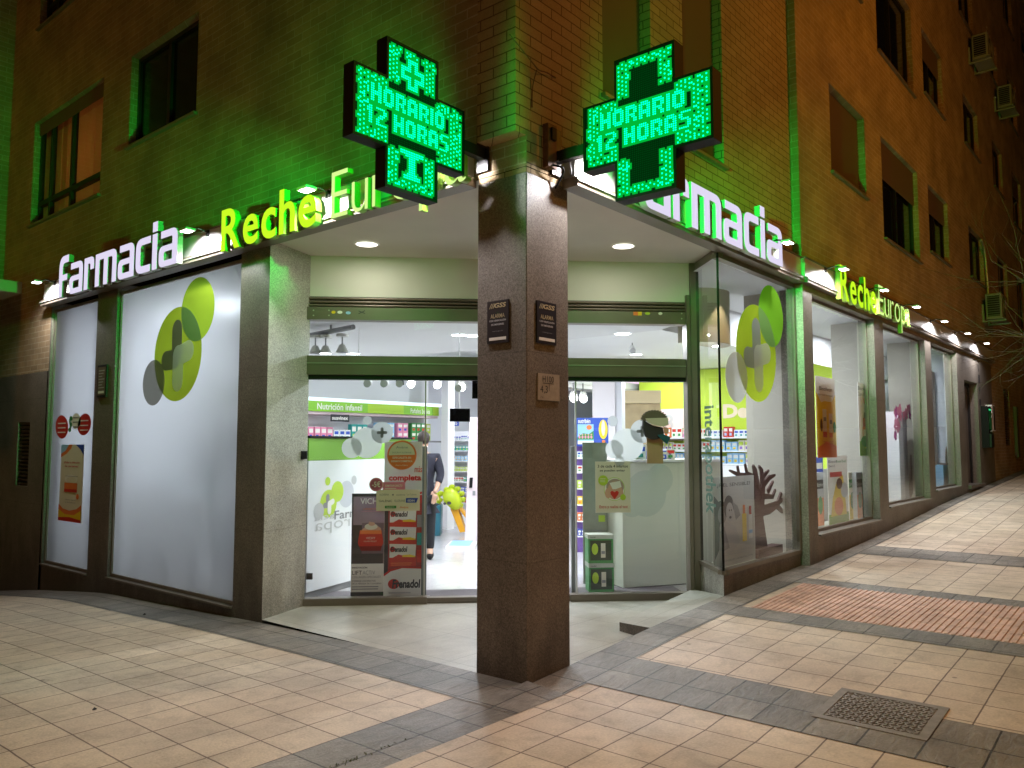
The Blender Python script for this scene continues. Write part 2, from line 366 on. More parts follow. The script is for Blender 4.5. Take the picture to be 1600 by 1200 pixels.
def wall_holes(mb,F,a0,a1,b0,b1,holes,depth,m,c=0,mrev=None):
    A=sorted(set([a0,a1]+[x for h in holes for x in h[:2] if a0<x<a1])); B=sorted(set([b0,b1]+[x for h in holes for x in h[2:4] if b0<x<b1]))
    for i in range(len(A)-1):
        for j in range(len(B)-1):
            ca=(A[i]+A[i+1])/2; cb=(B[j]+B[j+1])/2
            if any(h[0]<ca<h[1] and h[2]<cb<h[3] for h in holes): continue
            mb.rect(F,A[i],B[j],A[i+1],B[j+1],c,m)
    r=mrev or m
    for h in holes:
        x0,x1,y0,y1=max(h[0],a0),min(h[1],a1),max(h[2],b0),min(h[3],b1)
        mb.quad(F.P(x0,y0,c),F.P(x0,y1,c),F.P(x0,y1,c-depth),F.P(x0,y0,c-depth),r)
        mb.quad(F.P(x1,y0,c),F.P(x1,y0,c-depth),F.P(x1,y1,c-depth),F.P(x1,y1,c),r)
        mb.quad(F.P(x0,y0,c),F.P(x0,y0,c-depth),F.P(x1,y0,c-depth),F.P(x1,y0,c),r)
        mb.quad(F.P(x0,y1,c),F.P(x1,y1,c),F.P(x1,y1,c-depth),F.P(x0,y1,c-depth),r)
# ================================================================== MATERIALS
grid_mat('tiles',(.62,.51,.39),(.53,.43,.325),(.17,.12,.09),.308,.293,.0048,True,off=0,phase=(.917,-.71),rough=.62,stain=.27,spots=.5,bump=.6)
grid_mat('tiles_left',(.62,.515,.39),(.53,.435,.33),(.17,.12,.09),.31,.293,.0048,True,off=0,phase=(-.47,.19),rough=.62,stain=.27,spots=.5,bump=.6)
grid_mat('slate',(.27,.24,.20),(.175,.16,.138),(.05,.045,.04),.31,.29,.0055,True,off=0,phase=(.25,.0),rough=.5,stain=.45,bump=.9,riven=.22)
grid_mat('slate_left',(.25,.225,.19),(.165,.153,.135),(.05,.045,.04),.31,.31,.0055,True,off=0,phase=(-.47,.19),rough=.48,stain=.45,bump=.9,riven=.22)
grid_mat('porch_stone',(.46,.44,.38),(.41,.40,.35),(.20,.19,.16),.62,.62,.003,True,off=0,phase=(.1,.2),rough=.35,stain=.3,bump=.15,riven=.06)
grid_mat('brick',(.42,.30,.17),(.34,.24,.135),(.50,.41,.28),.25,.078,.006,False,off=.5,phase=(.05,.0),rough=.85,stain=.42,bump=.9)
grid_mat('brick_joint_shadow',(.46,.33,.18),(.40,.28,.15),(.16,.10,.06),.25,.078,.005,False,off=.5,phase=(.05,.0),rough=.85,stain=.2,bump=.8)  # dark mortar paints in the shadow of the raked joints
granite('granite',(.17,.15,.125),.5,joint=1.45)
granite('granite_pale',(.40,.38,.335),.45,joint=1.45,dark=.6)
ALU=mat('anodised_aluminium',(.195,.165,.13),.4,.3,noise=.08,nscale=4)
ALUL=mat('pale_aluminium',(.55,.54,.50),.4,.5)
FASC=mat('fascia_panel',(.60,.60,.57),.35,.2,noise=.04,nscale=3)
DARKM=mat('dark_metal',(.03,.03,.03),.45,.5)
BLACK=mat('black_plastic',(.009,.009,.009),.6,spec=.2)
WHITE=mat('white_paint',(.80,.80,.80),.5,noise=.02,nscale=2)
WHITEG=mat('white_gloss',(.82,.82,.84),.22)
PLAST=mat('soffit_plaster',(.62,.60,.53),.8,noise=.06,nscale=1.5)
CREAM=mat('cream_plaster',(.70,.72,.62),.7,noise=.03,nscale=2)
CEIL=mat('ceiling_white',(.72,.71,.72),.85)
GREEN=mat('lime_paint',(.40,.62,.04),.5)
GRND=mat('dark_glass',(.008,.009,.010),.08,spec=.6)
CURT=film_mat('curtain',(.75,.45,.22),1.0)
SHUT=mat('shutter_slats',(.13,.09,.055),.6)
SILL=mat('sill_metal',(.22,.18,.13),.5,.3)
GLASS=glass_mat('clear_glass'); FROST=frosted_mat('frosted_glass')
PAPER=mat('paper',(.78,.76,.70),.6); INK=mat('ink',(.03,.03,.035),.6); GREY=mat('grey_ink',(.25,.25,.26),.6); LGREY=mat('light_grey_ink',(.5,.5,.5),.6)
RED=mat('red_print',(.55,.03,.02),.45); ORANGE=mat('orange_print',(.78,.20,.05),.5); YEL=mat('yellow_print',(.80,.55,.02),.5); BLUE=mat('blue_print',(.03,.08,.45),.5)
TEAL=mat('teal_print',(.02,.30,.28),.5); PINK=mat('pink_print',(.75,.25,.38),.5); SKYB=mat('sky_print',(.30,.55,.80),.5); LIME=mat('lime_print',(.45,.62,.05),.5)
DGREEN=mat('green_print',(.04,.25,.06),.5); SKIN=mat('skin_print',(.60,.36,.25),.6); BROWN=mat('brown_print',(.12,.045,.03),.6); CREAMP=mat('cream_print',(.72,.68,.55),.6)
DARKG=mat('charcoal_print',(.06,.055,.06),.5)
PURP=mat('purple_print',(.22,.12,.45),.5)
F_LIME=film_mat('lime_film',(.36,.47,.03),.95); F_LIME2=film_mat('bright_lime_film',(.37,.54,.04),.93); F_MID=film_mat('mid_green_film',(.20,.48,.03),.93); F_SLV=film_mat('slate_silver_film',(.34,.34,.42),.95); F_OV=film_mat('overlap_film',(.26,.44,.16),.92)
F_GREY=film_mat('grey_film',(.26,.25,.23),.9); F_DG=film_mat('dark_grey_film',(.20,.20,.19),.94); F_LG=film_mat('light_grey_film',(.70,.74,.68),.96); F_SIL=film_mat('silver_film',(.62,.63,.64),.93)
F_SIL2=film_mat('silver_overlap_film',(.50,.51,.53),.93)
# ================================================================== GROUND
def sheet(name,x0,x1,y0,y1,m,off=0.0,step=.4):
    def cuts(a,b):
        s=[a]; v=a
        while v<b-1e-6:
            far=min(abs(v),60); d=step if far<22 else 4; v=min(b,v+d); s.append(v)
        return s
    X=cuts(x0,x1); Y=cuts(y0,y1); mb=MB(); nx=len(X)
    vs=[(x,y,gz(x,y)+off) for y in Y for x in X]
    fs=[(j*nx+i,j*nx+i+1,(j+1)*nx+i+1,(j+1)*nx+i) for j in range(len(Y)-1) for i in range(nx-1)]
    mb.add(vs,fs,MATS[m]); o=mb.build(name,smooth=False); o['kind']='structure'; return o
sheet('ground',-80,0,-80,80,'tiles',-.05,step=.8); sheet('ground',0,80,-80,0,'tiles',-.05,step=.8)
# sidewalk: beige square tiles, parted round the slate bands
bands=[(.25,.87),(2.36,2.70),(4.0,4.3),(6.1,6.8)]
sheet('sidewalk',-24,0,-24,-.31,'tiles'); sheet('sidewalk',0,24,-24,-.31,'tiles')
sheet('sidewalk',-24,-.5,.19,24,'tiles_left')
for a,b in bands: sheet('slate_band',a,b,-12,-.31,'slate',.004,step=.31)
sheet('slate_band',-14,-.5,-.31,.19,'slate_left',0,step=.31)
sheet('slate_apron',-.5,0,.0,12,'slate_left',.003,step=.31)
sheet('slate_apron',0,26,-.31,0,'slate',.003,step=.31)
mb=MB(); cz=.03   # hipped corner stones at the pillar foot
a,b,c,d=(-.5,-.31,.002),(0,-.31,.003),(0,0,cz),(-.5,0,.003)
mb.add([a,b,c,d],[(0,1,2),(0,2,3)],MATS['slate_left']); tag(mb.build('slate_apron'),kind='structure')
# tactile paving: real ribs
tm=mat('tactile_red',(.60,.40,.33),.75,noise=.25,nscale=6)
mb=MB(); x0,x1,y0,y1=2.70,4.0,-3.4,-.36; n=5
ny=int((y1-y0)/.05)
for j in range(ny):
    ya=y0+j*.05
    for i in range(n):
        xa=x0+(x1-x0)*i/n; xb=x0+(x1-x0)*(i+1)/n-.008
        za=gz(xa,ya)+.004; zb=gz(xb,ya)+.004
        mb.add([(xa,ya,za),(xb,ya,zb),(xb,ya+.02,zb),(xa,ya+.02,za),(xa+.006,ya+.022,za+.007),(xb-.006,ya+.022,zb+.007),(xb-.006,ya+.046,zb+.007),(xa+.006,ya+.046,za+.007),(xb,ya+.05,zb),(xa,ya+.05,za)],
               [(0,1,2,3),(3,2,5,4),(4,5,6,7),(7,6,8,9),(3,4,7,9),(2,8,6,5)],tm)
mb.build('tactile_paving')['kind']='structure'
# manhole cover
mm=mat('cast_iron',(.24,.22,.195),.6,.1,noise=.15,nscale=20)
mx0,mx1,my0,my1=.50,1.05,-2.32,-1.71
root=thing('manhole_cover',(.775,-2.015,gz(.775,-2)),'grey cast iron manhole cover with raised lattice pattern set in the tiles','manhole cover')
def gp(x,y,o): return (x,y,gz(x,y)+o)
mb=MB()
for (a,b,c,d) in ((mx0,mx1,my0,my0+.05),(mx0,mx1,my1-.05,my1),(mx0,mx0+.05,my0+.05,my1-.05),(mx1-.05,mx1,my0+.05,my1-.05)):
    mb.hexa([gp(a,c,-.01),gp(b,c,-.01),gp(b,d,-.01),gp(a,d,-.01),gp(a,c,.009),gp(b,c,.009),gp(b,d,.009),gp(a,d,.009)],mm)
mb.build('frame',root)
mb=MB(); a,b,c,d=mx0+.055,mx1-.055,my0+.055,my1-.055
mb.quad(gp(a,c,.004),gp(b,c,.004),gp(b,d,.004),gp(a,d,.004),mm)
K=15
for i in range(K):
    for j in range(K):
        ux=(b-a)/K; uy=(d-c)/K; px=a+ux*(i+.5); py=c+uy*(j+.5)
        if (i,j) in ((1,1),(K-2,K-2)): continue
        s=1 if (i+j)%2 else -1; h=.35
        p=[(px-ux*h,py-s*uy*h),(px+ux*h,py+s*uy*h)]
        w=.007; nx_,ny_=(-s*.7*w,.7*w)
        q=[(p[0][0]-nx_,p[0][1]-ny_),(p[1][0]-nx_,p[1][1]-ny_),(p[1][0]+nx_,p[1][1]+ny_),(p[0][0]+nx_,p[0][1]+ny_)]
        mb.hexa([gp(x,y,.003) for x,y in q]+[gp(x,y,.009) for x,y in q],mm)
mb.build('plate',root)
# moss in the joint
MOSS=mat('moss',(.10,.13,.05),.9)
mb=MB()
for k in range(55):
    t=random.random(); x=-1.75+t*.55+random.gauss(0,.02); y=-.115+random.gauss(0,.01)
    if random.random()<.35: x=-1.55+random.gauss(0,.06)
    h=random.uniform(.005,.014); a=random.uniform(0,6.28); dx=math.cos(a)*.004; dy=math.sin(a)*.004; z=gz(x,y)
    mb.add([(x-dx,y-dy,z),(x+dx,y+dy,z),(x+random.gauss(0,.008),y+random.gauss(0,.008),z+h)],[(0,1,2)],MOSS)
solo(mb,'grass','short moss and grass growing in the slate joint','grass',kind='stuff')
# small litter on the tiles
for i,(px,py) in enumerate([(961,1071),(226,961),(148,1110)]):
    p=PZ(px,py); mb=MB(); r=.012
    mb.tube([p+Vector((-r,0,.006)),p+Vector((0,.004,.010)),p+Vector((r,0,.006))],[.004,.009,.003],INK,6)
    solo(mb,'litter',['dark crumb of litter on the slate band right of the pillar','tiny dark crumb on the beige tiles left of the doorway','tiny dark crumb on the foremost tiles at bottom left'][i],'litter',origin=p,smooth=True)
# porch floor and ramp slab
mb=MB(); mb.add([(0,0,.0),(4.1,0,.0),(0,4.1,.0)],[(0,1,2)],MATS['porch_stone']); tag(mb.build('porch_floor'),kind='structure')
mb=MB(); A=PZ(968,986,0); A=Vector((A.x,A.y,.075)); B=Vector((1.62,.0,.100)); C_=Vector((3.03,0,.16)); D=Vector((3.46,.57,.10))
ps=MATS['porch_stone']; gd=MATS['granite']
mb.add([A,B,C_,D],[(0,1,2,3)],ps)
low=lambda p:Vector((p.x,p.y,-.01))
mb.quad(A,low(A),low(B),B,gd); mb.quad(D,low(D),low(A),A,gd); mb.quad(B,low(B),low(C_),C_,gd)
tag(mb.build('ramp_slab'),kind='structure')
mb=MB() # wedge kerb between sidewalk edge and porch floor
xs=[.48,.8,1.1,1.4,1.62]
for a,b in zip(xs,xs[1:]):
    mb.quad((a,0,gz(a,0)+.003),(b,0,gz(b,0)+.003),(b,.05,.001),(a,.05,.001),gd)
tag(mb.build('porch_kerb'),kind='structure')

# ================================================================== APARTMENT BUILDING
bld=thing('apartment_building',(0,0,0),'tall brown brick apartment building with dark windows above the lit corner shop','building')
BK=MATS['brick']; BN=MATS['brick_joint_shadow']; GR=MATS['granite']; GP=MATS['granite_pale']
HT=15.0
lw=[(-6.24,-4.63,5.22,6.37),(-9.35,-7.01,4.80,6.355),(-9.35,-7.01,7.80,9.355),(-6.24,-4.63,8.22,9.37)]
mb=MB(); wall_holes(mb,FL,-14,0,3.56,HT,lw,.16,BK)
mb.build('left_wall',bld)
rh1=[(.98,1.75,4.42,8.6),(2.35,3.2,4.42,8.6)]
mb=MB(); wall_holes(mb,FRT,0,5.03,3.56,HT,rh1,.22,BN)
mb.quad((5.03,0,3.45),(5.03,-.1,3.45),(5.03,-.1,HT),(5.03,0,HT),BK)
mb.build('corner_wall',bld)
k=.977
cols=[(6.20,7.72,1.19,'s'),(8.55,10.75,1.60,'h'),(11.5,13.1,1.25,'h'),(15.1,16.75,1.12,'d'),(18.6,20.0,1.2,'d'),(21.6,23.2,1.5,'d'),(25,26.6,1.2,'d')]
rw=[]
for fl in range(4):
    top=6.36+2.97*fl
    for i,(a,b,hh,kk) in enumerate(cols):
        if fl==0 and i>=4: top2=6.36
        rw.append((a,b,top-hh,top))
mb=MB(); wall_holes(mb,FR2,5.03,40,3.45,HT+3,rw,.15,BK); 
mb.build('right_wall',bld)
# brick pier proud of the left facade
mb=MB(); mb.hexa([(-.12,0.0,3.78),(-.001,0.0,3.78),(-.001,.36,3.78),(-.12,.36,3.78),(-.12,0.0,HT),(-.001,0.0,HT),(-.001,.36,HT),(-.12,.36,HT)],BN)
mb.build('brick_pier',bld)
# neighbouring wing at the far left
mb=MB(); mb.box(-4,-.002,10.35,16,4.0,HT,BK); mb.box(-4.0,-.004,9.55,10.35,3.83,4.0,PLAST); mb.build('projecting_wing',bld)
# lower left brick and granite base
mb=MB()
wall_holes(mb,FL,-14,-8.42,2.62,3.56,[],.1,BK)
mb.quad(FL.P(-8.42,2.62,0),FL.P(-8.42,3.56,0),FL.P(-8.42,3.56,-.2),FL.P(-8.42,2.62,-.2),BK)
wall_holes(mb,FL,-14,-8.42,-2.5,2.62,[(-9.41,-8.96,1.03,1.93)],.06,GR,c=.012)
mb.quad(FL.P(-14,2.62,.012),FL.P(-8.42,2.62,.012),FL.P(-8.42,2.62,0),FL.P(-14,2.62,0),GR)
mb.build('base_wall',bld)
mb=MB()
mb.rect(FL,-9.41,1.03,-8.96,1.93,-.05,BLACK)
for i in range(17):
    z=1.04+i*.053; F=FL
    mb.hexa([F.P(-9.40,z,-.045),F.P(-8.97,z,-.045),F.P(-8.97,z+.004,-.04),F.P(-9.40,z+.004,-.04),F.P(-9.40,z+.03,.0),F.P(-8.97,z+.03,.0),F.P(-8.97,z+.034,.003),F.P(-9.40,z+.034,.003)],SILL)
mb.build('vent_grille',bld)
# granite pillar at the corner, pilasters, plinths
mb=MB(); mb.box(0,.49,0,.46,-.1,3.52,GR); mb.box(0.004,.49,.004,.455,3.52,3.56,BN); mb.build('corner_pillar',bld,bevel=.006)
mb=MB()
P1=PX(409,975); pl=[(0,3.14),(.635,3.375),(.66,3.5),(.3,3.64),(0,3.64)]
mb.add([(x,y,-.2) for x,y in pl]+[(x,y,3.56) for x,y in pl],[(0,1,6,5)],GP)
mb.add([(0,3.64,-.2),(0,3.14,-.2),(0,3.14,3.56),(0,3.64,3.56)],[(0,1,2,3)],GR)
mb.add([(0,3.64,-.2),(.3,3.64,-.2),(.3,3.64,3.56),(0,3.64,3.56)],[(0,1,2,3)],GR)
mb.build('doorway_pilaster',bld)
mb=MB(); mb.box(0,.3,6.38,6.93,-.4,3.56,GR); mb.build('pilaster',bld)
mb=MB()
mb.box(0,.3,3.64,6.38,-.4,.055,GR); mb.box(.0,.3,6.93,8.42,-.5,.03,GR); mb.box(0,.3,8.38,8.42,-.5,3.56,GR)
mb.build('plinth',bld)
def w2a(x,y): return FR2.h(x,y)[0]
WR=[(w2a(1275,700),w2a(1372,700),.555,3.42),(w2a(1386,700),w2a(1451,700),.705,3.42),(w2a(1460,690),w2a(1500,690),.82,3.42)]
DOORH=(13.95,15.30,.80,2.93)
mb=MB(); wall_holes(mb,FR2,5.03,17.0,-.1,3.45,WR+[DOORH],.22,GR,c=.0)
mb.quad((5.03,0,-.1),(5.03,-.1,-.1),(5.03,-.1,3.45),(5.03,0,3.45),GP)
mb.build('stone_cladding',bld)
mb=MB(); wall_holes(mb,FR2,17.0,40,-.1,3.45,[(18.6,19.4,1.6,3.0)],.1,BK,c=-.004); mb.build('lower_wall',bld)
# low plinth under the corner display window
mb=MB()
pp=[(3.0,0),(5.03,0),(5.03,.3),(3.5,.5)]
mb.add([(x,y,0) for x,y in pp]+[(x,y,.36) for x,y in pp],[(0,1,5,4),(3,0,4,7)],GR); mb.m[-1]=mb.mi(GP)
mb.add([(x,y,.36) for x,y in pp],[(0,1,2,3)],CREAM)
mb.build('window_plinth',bld)
# soffit and doorway head
mb=MB(); mb.add([(.0,.46,3.555),(.0,3.14,3.555),(.64,3.38,3.555),(3.5,.5,3.555),(3.02,0.01,3.555),(.49,.0,3.555)],[(0,1,2,3,4,5)],PLAST); mb.build('soffit',bld)
mb=MB(); mb.fbox(FD,-1.98,2.10,3.13,3.555,-.12,0,CREAM); mb.build('door_head_wall',bld)
# fascia
def profile(F,a0,a1,mb,k=0):
    mb.fbox(F,a0,a1,3.575,3.80,-.005,.10-k,FASC)
    mb.fbox(F,a0-.02,a1+.02,3.50,3.572,-.005,.135-k,ALU)
    mb.fbox(F,a0-.02,a1+.02,3.535,3.545,.135-k,.15-k,ALUL)
    mb.fbox(F,a0,a1,3.802,3.815,-.005,.115-k,ALU)
mb=MB(); profile(FL,-8.42,-.50,mb); mb.build('left_fascia',bld)
mb=MB(); profile(FRT,.45,5.0,mb); profile(FR2,5.025,17.1,mb,.06); mb.build('right_fascia',bld)
# upper windows, each with its pane, shutter and sill
def upper_window(F,h,kind):
    a0,a1,b0,b1=h; f=MB(); c=-.12 if kind!='s' else -.15; t=.05
    f.fbox(F,a0,a1,b0,b0+t,c-.03,c+.03,DARKM); f.fbox(F,a0,a1,b1-t,b1,c-.03,c+.03,DARKM)
    f.fbox(F,a0,a0+t,b0+t,b1-t,c-.03,c+.03,DARKM); f.fbox(F,a1-t,a1,b0+t,b1-t,c-.03,c+.03,DARKM)
    am=(a0+a1)/2
    f.fbox(F,am-.035,am+.035,b0+t,b1-t,c-.03,c+.035,DARKM)
    if kind in('c',):
        f.fbox(F,a0+t,a1-t,b0+.30,b0+.37,c-.03,c+.036,DARKM); 
        f.fbox(F,a0+t+.35,a0+t+.41,b0+t,b1-t,c-.03,c+.033,DARKM)
    o=f.build('window',bld)
    p=MB(); p.rect(F,a0+t,b0+t,a1-t,b1-t,c,GLASS if kind=='c' else GRND); p.build('pane',bld,parent=o)
    if kind=='c':
        p=MB(); n=60
        for i in range(n):
            x0=a0+(a1-a0)*i/n; x1=a0+(a1-a0)*(i+1)/n
            d0=.03*math.sin(i*1.3)+.015*math.sin(i*.61); d1=.03*math.sin((i+1)*1.3)+.015*math.sin((i+1)*.61)
            p.quad(F.P(x0,b0,c-.07+d0),F.P(x1,b0,c-.07+d1),F.P(x1,b1,c-.07+d1),F.P(x0,b1,c-.07+d0),CURT)
        p.build('curtain',bld,parent=o,smooth=True)
    if kind in 'shc':
        hh={'s':(b1-b0-.05),'h':(b1-b0)*.38,'c':.2}[kind]; p=MB(); z=b1-.01; n=int(hh/.045)
        for i in range(n):
            za=z-i*.045; p.hexa([F.P(a0+.02,za-.04,c+.045),F.P(a1-.02,za-.04,c+.045),F.P(a1-.02,za-.04,c+.04),F.P(a0+.02,za-.04,c+.04),
                                 F.P(a0+.02,za,c+.06),F.P(a1-.02,za,c+.06),F.P(a1-.02,za,c+.04),F.P(a0+.02,za,c+.04)],SHUT)
        p.build('roller_shutter',bld,parent=o)
    p=MB(); p.fbox(F,a0-.03,a1+.03,b0-.03,b0-.001,-.10,.045,SILL); p.build('sill',bld,parent=o)
for h,k_ in zip(lw,['d','c','c','d']): upper_window(FL,h,k_)
for h in rh1: upper_window(FRT,h,'s')
for ww in (1,2):
    h=lw[ww]; light('POINT',(1.0,-(h[0]+h[1])/2,(h[2]+h[3])/2),[0,9,3][ww],(1,.45,.15),parent=bld,size=.2,name='curtain_fill_light')  # warm lights added behind the curtains to make them glow orange
i=0
for fl in range(4):
    for j,(a,b,hh,kk) in enumerate(cols):
        upper_window(FR2,rw[i],kk if fl==0 else ('h' if (i*7)%3==0 else 'd')); i+=1
# number and slot on the far cladding, vent
o=MB(); a=15.75
o.rect(FR2,18.6,1.6,19.4,3.0,-.09,BLACK); 
for i in range(24): o.fbox(FR2,18.62,19.38,1.62+i*.057,1.645+i*.057,-.085,-.01,SILL)
o.build('vent_grille',bld)
# service door in the cladding
f=MB(); a0,a1,b0,b1=DOORH
f.fbox(FR2,a0,a0+.07,b0,b1,-.25,-.15,DARKM); f.fbox(FR2,a1-.07,a1,b0,b1,-.25,-.15,DARKM); f.fbox(FR2,a0+.07,a1-.07,b1-.07,b1,-.25,-.15,DARKM)
d=f.build('door',bld)
f=MB(); f.fbox(FR2,a0+.07,a1-.07,b0,b1-.07,-.24,-.19,mat('door_paint',(.10,.08,.07),.5)); f.build('door_leaf',bld,parent=d)
f=MB(); f.tube([FR2.P(a0+.18,1.7,-.16),FR2.P(a0+.18,2.0,-.16)],.015,ALUL); f.build('handle',bld,parent=d)
f=MB(); f.fbox(FR2,a0-.05,a1+.1,b0-.06,b0-.001,-.22,.06,GR); f.build('doorstep',bld,parent=d)
# ================================================================== SHOP WINDOWS
def shop_window(F,a0,a1,b0,b1,c,glassm,label,green=True,name='shop_window',t=.035):
    r=thing(name,F.P((a0+a1)/2,b0,c),label,'shop window')
    f=MB(); q=.02
    f.fbox(F,a0,a1,b0,b0+t,c-.03,c+q,ALU); f.fbox(F,a0,a1,b1-t,b1,c-.03,c+q,ALU)
    f.fbox(F,a0,a0+t,b0+t,b1-t,c-.03,c+q,ALU); f.fbox(F,a1-t,a1,b0+t,b1-t,c-.03,c+q,ALU); f.build('frame',r)
    g=MB(); g.rect(F,a0+t,b0+t,a1-t,b1-t,c,glassm); g.build('glass',r)
    g=MB(); g.fbox(F,a0-.0,a1+.0,b0-.02,b0-.002,-.0,.03,ALU); g.build('sill',r)
    return r
shop_window(FL,-6.375,-3.645,.057,3.46,-.05,FROST,'wide frosted white window with the big lime circle logo left of the doorway')
shop_window(FL,-8.375,-6.935,.032,3.46,-.05,FROST,'narrow frosted white window with red oval stickers at the far left')
for (a0,a1,b0,b1),lb in zip(WR,['first clear shop window up the slope with yellow posters behind it','second clear shop window up the slope with pink flower display behind','narrow clear shop window up the slope beside the dark service door']):
    shop_window(FR2,a0+.002,a1-.002,b0+.002,b1-.002,-.12,GLASS,lb)
r=thing('shop_window',(3.6,.1,.36),'glass corner display window with big lime logo right of the doorway','shop window')
FB=Fr((3.5,.5,0),(-S2,-S2,0),(-S2,S2,0)); LB=.707
f=MB()
f.fbox(FB,0,LB,.362,.405,-.06,.02,ALU); f.fbox(FRT,3.0,5.0,.362,.405,-.06,.02,ALU)
f.fbox(FB,0,LB,3.47,3.55,-.06,.012,ALU); f.fbox(FRT,3.0,5.0,3.45,3.50,-.06,.02,ALU); f.fbox(FRT,4.965,5.028,.405,3.45,-.06,.02,ALU)
f.fbox(FB,0,.03,.405,3.47,-.03,.012,DARKM); f.build('frame',r)
g=MB(); g.rect(FB,.03,.405,LB-.012,3.47,0,GLASS); g.build('glass',r)
g=MB(); g.rect(FRT,3.012,.405,4.965,3.45,0,GLASS); g.build('glass',r)
g=MB(); g.tube([(3.0,0.0,.40),(3.0,0.0,3.5)],.012,BLACK,8); g.build('glass_joint',r)
# ================================================================== ENTRANCE
ent=thing('sliding_entrance',(2,2,0),'glazed sliding shop entrance with brushed metal beams behind the corner pillar','entrance')
def da(x,y): return FD.h(x,y)[0]
aL=-1.98; aR=2.0; aj0=da(657,800); aj1=da(668,800); ak0=da(890,800); ak1=da(902,800)
f=MB()
f.fbox(FD,aL,aR,2.32,2.515,-.16,.03,ALU); f.fbox(FD,aL,aR,2.435,2.442,.03,.036,ALUL)
f.fbox(FD,aL,aR,2.275,2.318,-.1,.0,DARKM)
f.fbox(FD,aR+.005,aR+.045,.05,3.2,-.10,.05,ALU); f.fbox(FD,aR+.055,aR+.12,.05,3.55,-.10,.035,ALU)
f.fbox(FD,aL-.03,aL-.001,.0,3.13,-.10,.02,ALU)
f.build('frame',ent)
f=MB(); f.fbox(FD,aL,aR,2.885,3.015,-.1,.045,ALU)
f.build('shutter_box',ent)
f=MB()
f.fbox(FD,aL,aR,3.017,3.13,-.1,.0,BLACK)
for i,z0 in enumerate((3.024,3.060,3.096)):
    n=6
    for q in range(n):
        t0=math.pi*q/n; t1=math.pi*(q+1)/n; r=.014
        f.quad(FD.P(aL,z0+r-r*math.cos(t0),.004+.02*math.sin(t0)),FD.P(aR,z0+r-r*math.cos(t0),.004+.02*math.sin(t0)),FD.P(aR,z0+r-r*math.cos(t1),.004+.02*math.sin(t1)),FD.P(aL,z0+r-r*math.cos(t1),.004+.02*math.sin(t1)),ALU)
f.build('roller_shutter',ent)
f=MB(); f.rect(FD,aL,2.515,aR,2.885,-.05,GLASS); f.build('transom_glass',ent)
f=MB(); f.fbox(FD,aL,aj1,.0,.07,-.1,.02,ALU); f.fbox(FD,aj1+.002,ak0,.0,.055,-.12,-.02,ALU); f.fbox(FD,ak0+.002,aR,.0,.07,-.1,.02,ALU); f.build('threshold',ent)
f=MB(); f.rect(FD,aL,.07,aj0,2.275,0,GLASS); f.build('fixed_pane',ent)
f=MB(); f.rect(FD,ak1,.07,aR,2.275,0,GLASS); f.build('fixed_pane',ent)
f=MB(); f.fbox(FD,(aj0+aj1)/2,(aj0+aj1)/2+.014,.06,2.275,-.05,-.01,ALUL); o=f.build('sliding_leaf',ent)
f=MB(); f.fbox(FD,ak1-.014,ak1,.06,2.275,-.05,-.01,ALUL); o=f.build('sliding_leaf',ent)
# little stickers and screws on the shutter beam
F=FD.off(.046)
for (x,y,m_,rw_,lb) in [(522,489,YEL,4,'round yellow sticker on the left end of the shutter beam'),(532,489,PAPER,5,'white oval sticker on the left shutter beam'),(545,490,SKYB,5,'pale blue sticker on the left shutter beam'),(1010,491,LIME,5,'lime sticker on the right shutter beam'),(1030,491,PAPER,4,'small white sticker on the right shutter beam')]:
    f=MB(); a,b=FD.h(x,y); q=FD.rad(x,y,rw_); f.ell(F,a,b,q*.8,.016,.001,m_,20); solo(f,'beam_sticker',lb,'sticker')
f=MB(); a,b=FD.h(566,489); f.cap(F,a-.03,b-.015,a+.03,b+.015,.004,.001,INK); f.cap(F,a-.03,b+.012,a+.03,b-.012,.004,.0015,INK); solo(f,'beam_sticker','black crossed scissors sticker on the left shutter beam','sticker')
f=MB(); a,b=FD.h(988,491); f.rect(F,a,b-.02,a+.05,b+.02,.001,ORANGE); f.rect(F,a+.05,b-.02,a+.09,b+.02,.001,YEL); solo(f,'beam_sticker','orange and yellow rectangular sticker on the right shutter beam','sticker')
for (x,y) in [(491,486),(515,486),(491,494),(515,494),(1063,491),(1063,499)]:
    f=MB(); a,b=FD.h(x,y); f.ell(F,a,b,.008,.008,.002,ALUL,10); f.build('screw',ent)
f=MB(); a,b=Fr((0,3.14,0),(.635,.235,0),(.3,-.9,0)).h(472,711)
bx=Vector((.56,3.335,b)); f.box(bx.x-.03,bx.x+.03,bx.y-.02,bx.y+.05,b-.04,b+.04,BLACK)
solo(f,'key_switch','small black key switch on the granite beside the left glass pane','switch')

for (x,lb) in ((663,'grey gate post just behind the left sliding glass'),(897,'grey gate post just behind the right sliding glass')):
    F=FD.off(-.18); a,_=F.h(x,820); g=thing('gate_post',F.P(a,.02,0),lb,'gate post','security gate posts inside the entrance')
    zt=F.h(x,697)[1]; m=MB(); m.fbox(F,a-.028,a+.026,.02,zt,-.05,0,mat('gate_grey',(.20,.22,.22),.4,.3)); m.build('panel',g,bevel=.008)
    m=MB(); m.fbox(F,a-.06,a+.06,.02,.035,-.10,.03,mat('gate_grey',(.20,.22,.22))); m.build('foot_plate',g)
